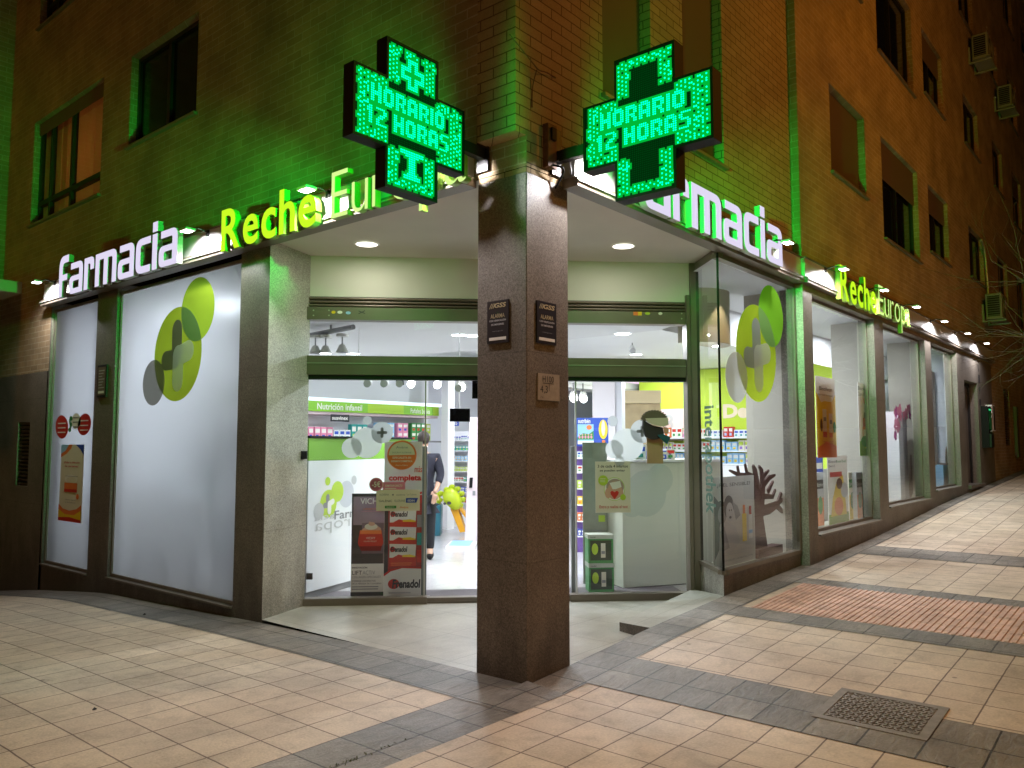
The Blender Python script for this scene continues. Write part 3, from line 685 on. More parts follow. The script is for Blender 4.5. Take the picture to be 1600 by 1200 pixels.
# ================================================================== SIGN LETTERS
s=.24
LT={
'f':(.62,[[(0,0),(s,0),(s,.52),(.56,.52),(.56,.72),(s,.72),(s,1.10,.16),(.62,1.10),(.62,1.34),(0,1.34,.42)]]),
'a':(.86,[[(.08,1),(.86,1,.26),(.86,0),(0,0,.2),(0,.58,.2),(.62,.58),(.62,.80,.06),(.08,.80)],[(.24,.17,.06),(.62,.17),(.62,.41),(.24,.41,.06)]]),
'r':(.60,[[(0,0),(0,1),(.60,1,.22),(.60,.60),(.37,.60),(.37,.80,.06),(s,.80),(s,0)]]),
'm':(1.22,[[(0,0),(0,1),(1.22,1,.26),(1.22,0),(.98,0),(.98,.80,.08),(.73,.80),(.73,0),(.49,0),(.49,.80),(s,.80),(s,0)]]),
'c':(.74,[[(.74,1),(0,1,.3),(0,0,.3),(.74,0),(.74,.2),(.24,.2,.1),(.24,.8,.1),(.74,.8)]]),
'i':(.24,[[(0,0),(0,1.0),(s,1.0),(s,0)],[(0,1.06),(0,1.34),(s,1.34),(s,1.06)]]),
}
EW=emi('letter_white_glow',(.80,.74,.95),.95); EY=emi('letter_lime_glow',(.60,1.0,.02),1.0); EP=emi('letter_pale_glow',(.72,1.0,.30),1.0)
SIDE=mat('letter_side',(.45,.47,.42),.4,.2); SIDEY=mat('letter_side_lime',(.25,.42,.05),.4,.1)
def farmacia(F,a0,a1,b0,xh,label):
    r=thing('shop_sign',F.P((a0+a1)/2,b0,.11),label,'sign','lit letter signs on the fascia')
    gap=.085; tot=sum(LT[c][0] for c in 'farmacia')+gap*7; sx=(a1-a0)/tot; x=a0
    for c in 'farmacia':
        w_,loops=LT[c]; g=outline_geo([roundpoly(l) for l in loops],.5)
        vs=[(v[0]*sx,v[1]*xh,v[2]) for v in g[0]]; x0=min(v[0] for v in vs); y0=min(v[1] for v in vs)
        mb=MB(); mb.geo(F,(vs,g[1]),x,b0+y0,(max(v[0] for v in vs)-x0),(max(v[1] for v in vs)-y0),.156,EW,depth=.06,cside=SIDE)
        mb.build('letter',r); x+=(w_+gap)*sx
    return r
def words(F,t,a0,a1,b0,h,m,sd,bold,label,shear=0,caph=None):
    r=thing('shop_sign',F.P((a0+a1)/2,b0,.11),label,'sign','lit letter signs on the fascia')
    # measure the whole word, then place letter by letter
    adv=[];x=0;gs=[]
    for ch in t:
        g=text_geo(ch,bold,shear,.5,4); w_=max(v[0] for v in g[0])-min(v[0] for v in g[0]); gs.append((g,w_)); adv.append(x); x+=w_+.09
    tot=x-.09; sx=(a1-a0)/tot; cap=max(v[1] for v in text_geo('E',bold,shear,.5,4)[0]); sy=h/cap
    for (g,w_),ax in zip(gs,adv):
        y0=min(v[1] for v in g[0]); y1=max(v[1] for v in g[0]); mb=MB()
        mb.geo(F,g,a0+ax*sx,b0+y0*sy,w_*sx,(y1-y0)*sy,.156,m,depth=.06,cside=sd); mb.build('letter',r)
    return r
FLo=FL.off(.216); FRo=FRT.off(.216)
farmacia(FL,FLo.h(92,440)[0],FLo.h(277,390)[0],3.50,.395,'left lit white sign reading farmacia above the frosted windows')
words(FL,'Reche',FLo.h(346,350)[0],FLo.h(494,320)[0],3.49,.40,EY,SIDEY,.018,'left lit lime bold word Reche above the granite doorway pilaster')
words(FL,'Europa',FLo.h(518,300)[0],FLo.h(728,270)[0],3.48,.40,EP,SIDEY,-.012,'left lit pale thin word Europa partly behind the green cross')
farmacia(FRT,FRo.h(972,290)[0],FRo.h(1222,380)[0],3.52,.41,'right lit white sign reading farmacia above the corner display window')
words(FRT,'Reche',FRo.h(1313,440)[0],FRo.h(1369,470)[0],3.46,.43,EY,SIDEY,.018,'right small lit lime word Reche up the slope')
words(FRT,'Europa',FRo.h(1373,470)[0],FRo.h(1422,490)[0],3.46,.43,EP,SIDEY,-.012,'right small lit pale word Europa up the slope')
# ================================================================== LED CROSSES
GL={'H':['110011']*3+['111111']*2+['110011']*3,
'O':['011110','111111']+['110011']*4+['111111','011110'],
'R':['111110','111111','110011','110011','111110','110110','110011','110011'],
'A':['011110','111111','110011','110011','111111','111111','110011','110011'],
'I':['11']*8,
'1':['0110','1110','1110','0110','0110','0110','0110','0110'],
'2':['111110','000011','000011','001110','011100','110000','110000','111111'],
'S':['011111','110000','110000','011110','000011','000011','000011','111110'],' ':['00']*8}
def led_pattern(style,seed):
    NN=64; A=17; B=47; rnd=random.Random(seed); on={}
    def inside(i,j): return (A<=i<B) or (A<=j<B)
    for j in range(NN):
        for i in range(NN):
            if not inside(i,j): continue
            d=0
            # distance to the outer outline
            e=99
            for (di,dj) in ((1,0),(-1,0),(0,1),(0,-1)):
                q=0
                while q<9 and inside(i+di*q,j+dj*q) and 0<=i+di*q<NN and 0<=j+dj*q<NN: q+=1
                e=min(e,q)
            if 1<e<=8 and (i%2==0) and ((j+ (i//2)%2)%2==0) and rnd.random()<.88: on[(i,j)]=1
            elif 1<e<=7 and rnd.random()<.08: on[(i,j)]=1
    def clear(i0,i1,j0,j1):
        for i in range(i0,i1):
            for j in range(j0,j1): on.pop((i,j),None)
    clear(24,40,46,60); clear(24,40,4,18)
    def write(t,i0,jtop):
        x=i0; clear(i0-1,i0+sum(len(GL[c][0])+1 for c in t),jtop-8,jtop+1)
        for c in t:
            g=GL[c]
            for r,row in enumerate(g):
                for q,b in enumerate(row):
                    if b=='1': on[(x+q,jtop-r)]=2
            x+=len(g[0])+1
    write('HORARIO',8,41); write('12 HORAS',6,31)
    if style=='left':
        for i in range(24,40):
            for j in range(45,60):
                x=i-31.5; y=j-52.5
                def cr(x,y,a,b): return (abs(x)<=a and abs(y)<=b) or (abs(x)<=b and abs(y)<=a)
                if cr(x,y,7.1,3.1) and not cr(x,y,5.2,1.2): on[(i,j)]=2
        for j in range(5,18):
            for i in range(24,40):
                x=abs(i-31.5)
                if (j>=16 and x<7) or (j<=6 and x<5) or (x<1.6) or (j==15 and x<4) or (j==7 and x<3): on[(i,j)]=2
    return on
LEDB=emi('led_bright',(.0,1.0,.40),3.0,True); LEDD=emi('led_soft',(.0,1.0,.16),1.4); LEDOFF=mat('led_off_spill',(.0,.03,.010),.8,spec=.05,emit=(0,1,.15),es=.035); PANEL=mat('led_panel_spill',(.0,.008,.003),.8,spec=.05,emit=(0,1,.12),es=.012); GLOWC=emi('led_halo',(.0,.95,.08),.50)  # faint emission on unlit dots and panel paints in the LED spill
def led_cross(F,ac,bc,W,c0,c1,style,label,arm0,seed):
    """F frame of the front face; cross centre (ac,bc); width W; housing from c0 (back) to c1 (front)"""
    r=thing('pharmacy_cross_sign',F.P(ac,bc-W/2,(c0+c1)/2),label,'cross sign')
    h=W/2; q=h*.468
    out=[(-q,-h),(q,-h),(q,-q),(h,-q),(h,q),(q,q),(q,h),(-q,h),(-q,q),(-h,q),(-h,-q),(-q,-q)]
    m=MB(); n=12
    fr=[F.P(ac+x,bc+y,c1) for x,y in out]; bk=[F.P(ac+x,bc+y,c0) for x,y in out]
    inn=[(x-.018*(1 if x>0 else -1),y-.018*(1 if y>0 else -1)) for x,y in out]
    for (P0,ii,cc) in ((fr,[F.P(ac+x,bc+y,c1) for x,y in inn],c1),(bk,[F.P(ac+x,bc+y,c0) for x,y in inn],c0)):
        for k in range(n):
            m.quad(P0[k],P0[(k+1)%n],ii[(k+1)%n],ii[k],BLACK)
    for k in range(n): m.quad(fr[k],fr[(k+1)%n],bk[(k+1)%n],bk[k],BLACK)
    m.build('housing',r)
    on=led_pattern(style,seed); NN=64; pit=(W-.044)/NN
    for side in (0,1):
        G=F if side==0 else Fr(F.o,-F.u,-F.n); cc=c1-.008 if side==0 else -(c0+.008); aa=ac if side==0 else -ac
        pn=MB(); pn.poly(G,[(aa+x,bc+y) for x,y in out],cc,PANEL); pn.build('panel',r)
        lb=MB(); ld=MB(); hl=MB()
        occupied=set()
        for (i,j),k in on.items():
            x=aa-W/2+.022+pit*(i+.5); y=bc-W/2+.022+pit*(j+.5)
            rr=pit*(.40 if k==2 else .44); vs=[G.P(x+rr*math.cos(t),y+rr*math.sin(t),cc+.003) for t in [math.pi/6+math.pi/3*z for z in range(6)]]
            lb.add(vs,[(0,1,2,3,4,5)],LEDB if k==2 else LEDB)
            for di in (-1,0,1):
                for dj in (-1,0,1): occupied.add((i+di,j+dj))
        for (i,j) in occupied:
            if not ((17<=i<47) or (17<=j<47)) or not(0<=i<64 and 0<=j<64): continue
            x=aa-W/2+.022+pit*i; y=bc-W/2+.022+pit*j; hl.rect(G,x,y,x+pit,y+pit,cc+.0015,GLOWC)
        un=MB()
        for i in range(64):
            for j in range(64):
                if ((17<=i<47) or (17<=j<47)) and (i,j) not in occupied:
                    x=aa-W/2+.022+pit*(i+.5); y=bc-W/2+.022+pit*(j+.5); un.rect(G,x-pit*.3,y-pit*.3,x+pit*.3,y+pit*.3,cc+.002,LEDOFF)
        for (x,y) in ((0,0),((-W*.34 if (side==0)==(style=='left') else W*.34),0),(0,W*.36),(0,-W*.36)):
            pz=G.P(aa+x,bc+y,cc+.03); light('SPOT',pz,LEDW,(.0,1.0,.07),parent=r,size=.03,target=pz+G.n,spot=160,blend=1.0,name='led_light')
        pz=G.P(aa,bc,cc+.03); light('SPOT',pz,LEDW*34,(.0,1.0,.07),parent=r,size=.03,target=pz+G.n,spot=54,blend=.9,name='led_light')
        lb.build('lit_leds',r); hl.build('led_halo',r); un.build('unlit_leds',r)
    # bracket
    b=MB(); z=arm0[2]
    a_end=arm0[0]; a_wall=arm0[1]
    b.fbox(F,min(a_end,a_wall),max(a_end,a_wall),z-.04,z+.04,(c0+c1)/2-.03,(c0+c1)/2+.03,DARKM)
    wa=a_wall; sgn=1 if a_wall>a_end else -1
    b.fbox(F,min(wa,wa-sgn*.02),max(wa,wa-sgn*.02),z-.13,z+.22,(c0+c1)/2-.055,(c0+c1)/2+.055,DARKM)
    b.fbox(F,min(a_end,a_end-sgn*.02),max(a_end,a_end-sgn*.02),z-.08,z+.08,(c0+c1)/2-.04,(c0+c1)/2+.04,DARKM)
    b.build('bracket',r)
    return r
FCL=Fr((0,.35,0),(1,0,0),(0,-1,0)); FCR=Fr((.27,0,0),(0,-1,0),(-1,0,0))
led_cross(FCL,-.757,3.732,.99,-.10,0,'left','left green LED pharmacy cross showing a small cross outline above HORARIO 12 HORAS',(-.265,-.002,3.73),3)
led_cross(FCR,.792,3.750,.99,-.12,0,'right','right green LED pharmacy cross with dark blank squares above and below HORARIO 12 HORAS',(.30,.002,3.70),11)
# second mounting plate, cables and spikes on the brick
m=MB(); m.fbox(FRT,.19,.29,3.60,3.92,.001,.05,mat('rusty_plate',(.16,.08,.04),.7,noise=.3,nscale=20)); m.fbox(FRT,.215,.265,3.80,3.89,.051,.07,BLACK)
solo(m,'mounting_plate','rusty mounting plate on the brick corner holding the right cross','bracket')
def wire(pts,r,name,label,cat='cable',m_=BLACK,seg=6,sag=0.0,grp=None):
    P=[Vector(p) for p in pts]; out=[]
    for i in range(len(P)-1):
        p0=P[max(i-1,0)];p1=P[i];p2=P[i+1];p3=P[min(i+2,len(P)-1)]
        for k in range(seg):
            t=k/seg; out.append(.5*((2*p1)+(p2-p0)*t+(2*p0-5*p1+4*p2-p3)*t*t+(3*p1-p0-3*p2+p3)*t**3))
    out.append(P[-1]); mb=MB(); mb.tube(out,r,m_,6); return solo(mb,name,label,cat,group=grp,smooth=True,origin=P[0])
wire([FRT.P(.24,3.62,.05),FRT.P(.30,3.60,.10),FRT.P(.33,3.55,.06),FRT.P(.31,3.47,.02)],.008,'cable','loose black cable hanging from the right cross bracket onto the fascia')
wire([FRT.P(.26,3.64,.04),FRT.P(.36,3.70,.08),FRT.P(.40,3.66,.09),FRT.P(.40,3.58,.1)],.006,'cable','short grey cable curling beside the fascia end',m_=GREY)
wire([FRT.P(-.30,4.36,.10),FRT.P(.0,4.30,.05),FRT.P(.08,4.27,.05),FRT.P(.2,4.30,.03),FRT.P(.34,4.32,.005)],.005,'cable','thin dark wire stretched round the brick corner above the crosses',m_=BROWN)
wire([FRT.P(.07,4.27,.04),FRT.P(.06,4.15,.01),FRT.P(.06,4.0,.005)],.004,'cable','thin wire dropping down the brick corner pier',m_=BROWN)
# ================================================================== FASCIA FLOODLIGHTS
FLOOD_E=emi('flood_lens',(1,.97,1),28.0)
def floodlight(loc,rz,label,first=[None]):
    if first[0] is None:
        r=thing('floodlight',(0,0,0),label,'floodlight','small floodlights along the fascia')
        m=MB(); m.tube([(0,0,.03),(0,.10,.055),(0,.20,.03)],.009,DARKM,8); m.box(-.03,.03,-.004,.008,-.01,.06,DARKM); m.build('arm',r,smooth=True)
        m=MB(); m.bevbox(-.075,.075,.17,.28,0,.028,ALUL,.008); m.build('head',r)
        m=MB(); m.quad((-.06,.185,-.004),(.06,.185,-.004),(.06,.265,-.004),(-.06,.265,-.004),FLOOD_E); m.build('lens',r)
        l=light('SPOT',(0,.22,-.02),FLOODW,(1,.95,.98),parent=r,size=.03,target=(0,.06,-.35),spot=150,blend=.5)
        first[0]=r
    else: r=copy_tree(first[0]); r['label']=label
    r.location=loc; r.rotation_euler=(0,0,rz); return r
FLOODW=75.0
HZ=3.745
for y,lb in [(8.05,'floodlight at the far left end of the fascia beside the letter f'),(4.12,'floodlight between farmacia and Reche on the left fascia'),(2.12,'floodlight between Reche and Europa on the left fascia'),(.62,'floodlight at the right end of the left fascia behind the green cross')]:
    floodlight((-.10,y,HZ),R_(90),lb)
for i,(x,lb) in enumerate([(.66,'floodlight at the left end of the right fascia behind the right cross'),(4.75,'floodlight just after the right farmacia letters'),(5.72,'floodlight at the first letter of the right Reche'),(7.45,'floodlight between the right Reche and Europa'),(9.2,'floodlight just after the right Europa'),(11.1,'floodlight above the pilaster of the narrow window up the slope'),(13.05,'second last floodlight of the right fascia above the service door'),(15.0,'last floodlight at the far right end of the fascia')]):
    yy=-.10 if x<5 else -.14
    if i==1: x=4.02
    floodlight((x,yy,HZ),R_(180),lb)
# ================================================================== PORCH DOWNLIGHTS
DL_E=emi('downlight_lens',(1,.93,.80),4.0)
def downlight(loc,label,name='downlight',r0=.105,power=6.5,colr=(1,.93,.80),e=None,grp='round recessed downlights',first={}):
    key=(r0,power)
    if key not in first:
        r=thing(name,(0,0,0),label,'ceiling light',grp)
        m=MB(); n=24; vs=[(rr*math.cos(2*math.pi*k/n),rr*math.sin(2*math.pi*k/n),z) for rr,z in((r0+.018,-.001),(r0+.012,-.008),(r0,-.008)) for k in range(n)]
        fs=[(a*n+k,a*n+(k+1)%n,(a+1)*n+(k+1)%n,(a+1)*n+k) for a in range(2) for k in range(n)]; m.add(vs,fs,WHITE); m.build('trim_ring',r)
        m=MB(); m.add([(r0*math.cos(2*math.pi*k/n),r0*math.sin(2*math.pi*k/n),-.006) for k in range(n)],[tuple(range(n))],e or DL_E); m.build('lens',r)
        light('AREA',(0,0,-.012),power,colr,parent=r,size=r0*1.9,target=(0,0,-1)); first[key]=r
    else: r=copy_tree(first[key]); r['label']=label
    r.location=loc; return r
p=PZ(573,381,3.553); downlight(p,'round downlight in the porch soffit left of the granite pillar')
p=PZ(974,384,3.553); downlight(p,'round downlight in the porch soffit right of the granite pillar')
# ================================================================== PLAQUES ON THE PILLAR
def plaque(F,a0,a1,b0,b1,label):
    m=MB(); m.fbox(F,a0,a1,b0,b1,.001,.012,mat('plaque_black',(.02,.022,.03),.35)); W_=a1-a0; H=b1-b0; am=(a0+a1)/2; c=.0135
    gold=mat('gold_print',(.45,.38,.22),.5); G_=F
    for k in range(3): m.poly(G_,[(a0+.02+k*.016,b1-.055),(a0+.027+k*.016,b1-.055),(a0+.048+k*.016,b1-.018),(a0+.041+k*.016,b1-.018)],c,gold)
    m.text(G_,'GSS',a0+.07,b1-.052,W_-.09,.034,c,gold,bold=.03,shear=.2)
    m.text(G_,'ALARMA',am,b1-.125,W_*.66,.030,c,gold,bold=.01,center=True)
    m.text(G_,'CON VERIFICACIÓN',am,b1-.150,W_*.78,.016,c,LGREY,bold=.02,center=True)
    m.text(G_,'DE IMÁGENES',am,b1-.178,W_*.6,.017,c,LGREY,bold=.02,center=True)
    m.text(G_,'www.gss.es',am,b1-.225,W_*.5,.008,c,GREY,center=True)
    m.rect(G_,a0+.02,b0+.02,a1-.02,b0+.042,c,PAPER)
    solo(m,'alarm_plaque',label,'plaque')
plaque(FL,-.355,-.155,2.325,2.63,'black alarm company plaque on the left face of the granite pillar')
plaque(FRT,.103,.327,2.318,2.618,'black alarm company plaque on the right face of the granite pillar')
m=MB(); bz=mat('bronze_plate',(.42,.37,.29),.45,.15,noise=.12,nscale=25); m.fbox(FRT,.115,.365,1.917,2.106,.001,.010,bz)
m.text(FRT,'H100',.165,2.045,.13,.045,.0115,INK); m.rect(FRT,.165,2.035,.295,2.040,.0115,INK); m.rect(FRT,.238,1.985,.243,2.035,.0115,INK)
m.text(FRT,'4,3',.138,1.962,.085,.058,.0115,INK); m.text(FRT,'CYII',.14,1.93,.03,.012,.0115,INK)
solo(m,'hydrant_plate','brass hydrant distance plate reading H100 4,3 on the right pillar face','plaque')
m=MB(); a,b=FL.h(162,570); m.fbox(FL,a-.12,a+.14,2.19,2.585,.002,.02,DARKM); m.rect(FL,a-.095,2.215,a+.115,2.56,.022,mat('plaque_brown',(.16,.11,.08),.4))
for k in range(7): m.rect(FL,a-.07,2.51-k*.035,a+.09-(k%3)*.03,2.52-k*.035,.0235,LGREY)
m.rect(FL,a-.07,2.235,a+.09,2.265,.0235,PAPER)
solo(m,'wall_plaque','small brown framed plaque between the two frosted windows','plaque')
# ================================================================== LOGOS AND STICKERS
def logo(F,a,b,s,c,label,alt=False):
    F_LIME2=globals()['F_MID'] if alt else globals()['F_LIME2']; F_GREY=F_SIL if alt else globals()['F_GREY']; F_DG=F_SLV if alt else globals()['F_DG']; F_LG=F_SIL if alt else globals()['F_LG']
    m=MB(); m.ell(F,a,b,.52*s,.52*s,c,F_LIME,56)
    m.ell(F,a+.41*s,b+.45*s,.345*s,.345*s,c+.001,F_LIME2,48); m.ell(F,a-.52*s,b-.29*s,.26*s,.26*s,c+.001,F_GREY,48)
    # lens-shaped overlap of the two green discs
    def lens(A,ra,B,rb,cc,mt):
        A=Vector(A);B=Vector(B);d=(B-A).length; x=(d*d+ra*ra-rb*rb)/(2*d); th1=math.acos(max(-1,min(1,x/ra))); th2=math.acos(max(-1,min(1,(d-x)/rb))); an=math.atan2(B.y-A.y,B.x-A.x); pts=[]
        for k in range(15):
            t=an-th1+2*th1*k/14; pts.append((A.x+ra*math.cos(t),A.y+ra*math.sin(t)))
        for k in range(1,14):
            t=an+math.pi-th2+2*th2*k/14; pts.append((B.x+rb*math.cos(t),B.y+rb*math.sin(t)))
        m.poly(F,pts,cc,mt)
    lens((a,b),.52*s,(a+.41*s,b+.45*s),.345*s,c+.002,F_OV)
    r=.115*s
    m.cap(F,a-.01*s,b+.02*s,a-.01*s,b+.27*s,r*.95,c+.003,F_DG); m.cap(F,a-.24*s,b-.06*s,a-.05*s,b-.06*s,r*.95,c+.0034,F_DG)
    m.cap(F,a+.03*s,b-.30*s,a+.03*s,b-.02*s,r,c+.004,F_LG); m.cap(F,a+.06*s,b-.02*s,a+.25*s,b+.02*s,r*.98,c+.0044,F_LG)
    return solo(m,'window_logo',label,'sticker')
logo(FL,-4.96,2.60,1.0,-.045,'large lime circles logo with grey cross on the wide frosted window')
logo(FRT,3.90,2.58,1.0,.004,'large lime circles logo with pale cross on the clear corner display glass',True)
def bubbles(F,cs,c,mts,label,name='window_bubbles'):
    m=MB()
    for k,(x,y,r) in enumerate(cs):
        a,b=F.h(x,y); q=F.rad(x,y,r); m.ell(F,a,b,q,q,c+k*.001,mts[k%len(mts)],40)
    a,b=F.h(cs[1][0],cs[1][1]); q=F.rad(cs[1][0],cs[1][1],cs[1][2]); 
    m.cap(F,a-q*.35,b,a+q*.35,b,q*.14,c+.006,F_DG); m.cap(F,a,b-q*.35,a,b+q*.35,q*.14,c+.0065,F_DG)
    solo(m,name,label,'sticker')
bubbles(FD,[(573,692,24),(597,676,17),(550,700,16),(574,657,7)],.004,[F_SIL,F_SIL2],'silver bubble stickers with a small cross on the left glass pane')
bubbles(FD,[(980,695,25),(1003,674,18),(960,702,14),(957,658,8),(968,720,8)],.004,[F_SIL,F_SIL2],'silver bubble stickers with a small cross on the right glass pane')
# round stickers and poster on the narrow window
m=MB()
for (x,y,rx,ry,mt,rot) in [(91,667,10,18,RED,-.2),(126,663,10.5,17,RED,.1),(113,658,7.5,12.5,PAPER,0)]:
    a,b=FL.h(x,y); ra=FL.rad(x,y,rx); rb=abs(FL.h(x,y-ry)[1]-FL.h(x,y+ry)[1])/2; m.ell(FL,a,b,ra,rb,-.045+.001,mt,36,rot)
    for k in range(3): m.rect(FL,a-ra*.6,b+.04-k*.06,a+ra*.6,b+.055-k*.06,-.042,GREY if mt is PAPER else PAPER)
a,b=FL.h(104,662)
for k in range(4): m.ell(FL,a+.03*(k%2),b-.08+k*.05,.05,.03,-.041,DGREEN,12,rot=k)
solo(m,'round_stickers','row of two red ovals and a white oval sticker above the tall poster','sticker')
def framed(F,px,c,draw,name,label,cat='poster',th=.006,bg=PAPER,absolute=None):
    x0,y0,x1,y1=px
    if absolute: a0,b0,a1,b1=absolute
    else:
        a0=F.h(x0,(y0+y1)/2)[0]; a1=F.h(x1,(y0+y1)/2)[0]; b1=F.h((x0+x1)/2,y0)[1]; b0=F.h((x0+x1)/2,y1)[1]
    m=MB(); m.fbox(F,a0,a1,b0,b1,c,c+th,bg); W_=a1-a0; H=b1-b0
    class K: pass
    k=K(); k.m=m; k.F=F
    k.n=0
    def cc(): k.n+=1; return c+th+.0006+k.n*.0004
    k.rect=lambda u0,v0,u1,v1,mt: m.rect(F,a0+u0*W_,b0+v0*H,a0+u1*W_,b0+v1*H,cc(),mt)
    k.ell=lambda u,v,r1,r2,mt,rot=0: m.ell(F,a0+u*W_,b0+v*H,r1*W_,r2*H,cc(),mt,28,rot)
    k.poly=lambda pts,mt: m.poly(F,[(a0+u*W_,b0+v*H) for u,v in pts],cc(),mt)
    k.text=lambda t,u,v,w_,h,mt,bold=0,shear=0,mirror=False: m.text(F,t,a0+u*W_,b0+v*H,w_*W_ if w_ else None,h*H,cc(),mt,bold,shear,mirror)
    def lines(u0,u1,v,n,dv,mt,h=.008):
        z=cc()
        for i in range(n):
            e=u1-(u1-u0)*random.uniform(0,.25); m.rect(F,a0+u0*W_,b0+(v-i*dv)*H,a0+e*W_,b0+(v-i*dv+h)*H,z,mt)
    k.lines=lines
    draw(k); return solo(m,name,label,cat)
def d_(k):
    k.poly([(0,1),(0,.83),(.25,.88),(.45,.95),(.5,1)],ORANGE); k.poly([(0,1),(0,.88),(.2,.92),(.35,1)],SKYB)
    k.poly([(.65,1),(.85,.94),(1,.87),(1,1)],BLUE)
    k.text('¿Dolor o infección',.15,.75,.7,.03,RED,.02); k.text('de garganta?',.2,.70,.6,.03,RED,.02)
    k.ell(.5,.55,.28,.06,PAPER); k.rect(.22,.38,.78,.50,ORANGE); k.rect(.22,.38,.78,.42,RED); k.ell(.52,.54,.22,.035,CREAMP); k.rect(.25,.585,.8,.59,GREY)
    k.ell(.82,.33,.06,.035,ORANGE); k.text('Alivio rápido',.3,.27,.45,.02,GREY); k.text('y duradero',.3,.235,.45,.02,GREY)
    k.poly([(0,.22),(.2,.16),(.5,.14),(.8,.17),(1,.23),(1,0),(0,0)],ORANGE); k.poly([(0,.15),(.3,.09),(.7,.09),(1,.16),(1,0),(0,0)],YEL); k.poly([(0,.04),(.5,.06),(1,.035),(1,0),(0,0)],RED)
framed(FL,(90,695,124,815),-.048,d_,'poster','tall sore throat poster on the narrow frosted window',bg=CREAMP,absolute=(-7.98,.62,-7.27,1.61))
# ------------------------------------------------ stickers on the entrance glass
m=MB(); F=FD; a,b=F.h(628,711); q=F.rad(628,711,23); c=.010
m.ell(F,a,b,q,q,c,ORANGE,44); pts=[(a+q*.88*math.cos(t),b+q*.88*math.sin(t)) for t in [math.pi*i/20+.02 for i in range(21)]]; m.poly(F,pts,c+.001,CREAMP)
m.text(F,'Avène',a,b+q*.45,q*.8,q*.16,c+.002,GREY,center=True); m.text(F,'DUCRAY KLORANE',a,b+q*.12,q*1.3,q*.10,c+.002,GREY,center=True)
m.text(F,'ESPECIALISTA EN',a,b-q*.25,q*1.25,q*.14,c+.002,PAPER,bold=.02,center=True); m.text(F,'DERMOCOSMÉTICA',a,b-q*.48,q*1.45,q*.15,c+.002,PAPER,bold=.02,center=True); m.text(F,'Pierre Fabre',a,b-q*.74,q*.8,q*.09,c+.002,PAPER,center=True)
solo(m,'round_sticker','round orange and cream sticker on the left glass pane','sticker')
def d_(k):
    k.text('ALDERMA',.07,.72,.22,.09,GREY); k.ell(.38,.76,.02,.04,GREY); k.text('sesderma',.46,.72,.2,.08,GREY); k.text('La Cabine',.70,.73,.22,.08,GREY)
    k.text('GALÉNIC',.06,.42,.30,.12,INK); k.text('KLORANE',.42,.42,.24,.11,GREY); k.poly([(.68,.38),(.92,.38),(.96,.60),(.68,.60)],BLUE); k.text('ISDIN',.72,.43,.16,.10,PAPER,.02)
    k.rect(.20,.12,.46,.24,DGREEN); k.text('ELANCYL',.24,.15,.18,.06,PAPER); k.text('Avène',.54,.12,.20,.10,ORANGE)
framed(FD,(588,765,656,798),.004,d_,'brand_sticker','cream rectangular list sticker on the left glass pane',cat='sticker',bg=CREAMP,th=.003)
def d_(k): k.text('SÚMATE EN DIRECTO',.12,.38,.76,.34,PAPER,.02); k.rect(.1,.12,.6,.2,PAPER)
framed(FD,(598,753,633,765),.004,d_,'discount_strip','pink strip sticker just above the cream list sticker',cat='sticker',bg=PINK,th=.003)
m=MB(); a,b=F.h(588,757); q=F.rad(588,757,11); m.ell(F,a,b,q,q,.010,PAPER,32); m.ell(F,a,b,q*.93,q*.93,.011,PINK,32); m.ell(F,a,b,q*.78,q*.78,.012,mat('deep_pink_print',(.5,.12,.22),.5),32); m.text(F,'-5€',a,b-q*.38,q*1.2,q*.85,.013,PAPER,bold=.02,center=True)
solo(m,'discount_sticker','small round pink minus five euro sticker on the left glass','sticker')
def d_(k):
    k.text('3 de cada 4 infartos',.07,.88,.86,.055,INK,.015); k.text('se pueden evitar',.13,.79,.72,.055,INK,.015)
    k.ell(.54,.46,.30,.23,LIME); k.ell(.54,.46,.285,.22,PAPER); k.ell(.56,.50,.25,.16,mat('taupe_print',(.40,.30,.24),.6)); k.ell(.55,.44,.2,.17,SKIN); k.ell(.36,.38,.09,.10,SKIN); k.ell(.72,.38,.07,.09,SKIN); k.poly([(.40,.58),(.70,.62),(.74,.50),(.5,.44)],PAPER); k.ell(.54,.36,.17,.10,SKIN)
    k.poly([(.54,.26),(.43,.36),(.42,.40),(.47,.43),(.54,.40),(.61,.43),(.66,.40),(.65,.36)],RED)
    k.ell(.22,.63,.14,.10,LIME); k.lines(.13,.31,.66,3,.03,PAPER); k.ell(.78,.30,.08,.06,LIME)
    k.text('Entra y realiza el test',.11,.07,.8,.075,RED,.005)
framed(FD,(930,721,985,801),.004,d_,'test_poster','white poster with red heart on the right glass pane',bg=CREAMP,th=.003)
# vertical lettering on the side glass
g=text_geo('interapothek',.02); x1=max(v[0] for v in g[0]); vs=[(v[1],-v[0],0) for v in g[0]]
m=MB(); a0=FB.h(1098,720)[0]; a1=FB.h(1118,720)[0]; bt=FB.h(1107,634)[1]; bb=FB.h(1107,802)[1]
m.geo(FB,(vs,g[1]),a0,bb,a1-a0,bt-bb,.003,film_mat('sage_film',(.22,.34,.29),.95)); solo(m,'window_lettering','vertical grey green word interapothek on the angled side glass','lettering')
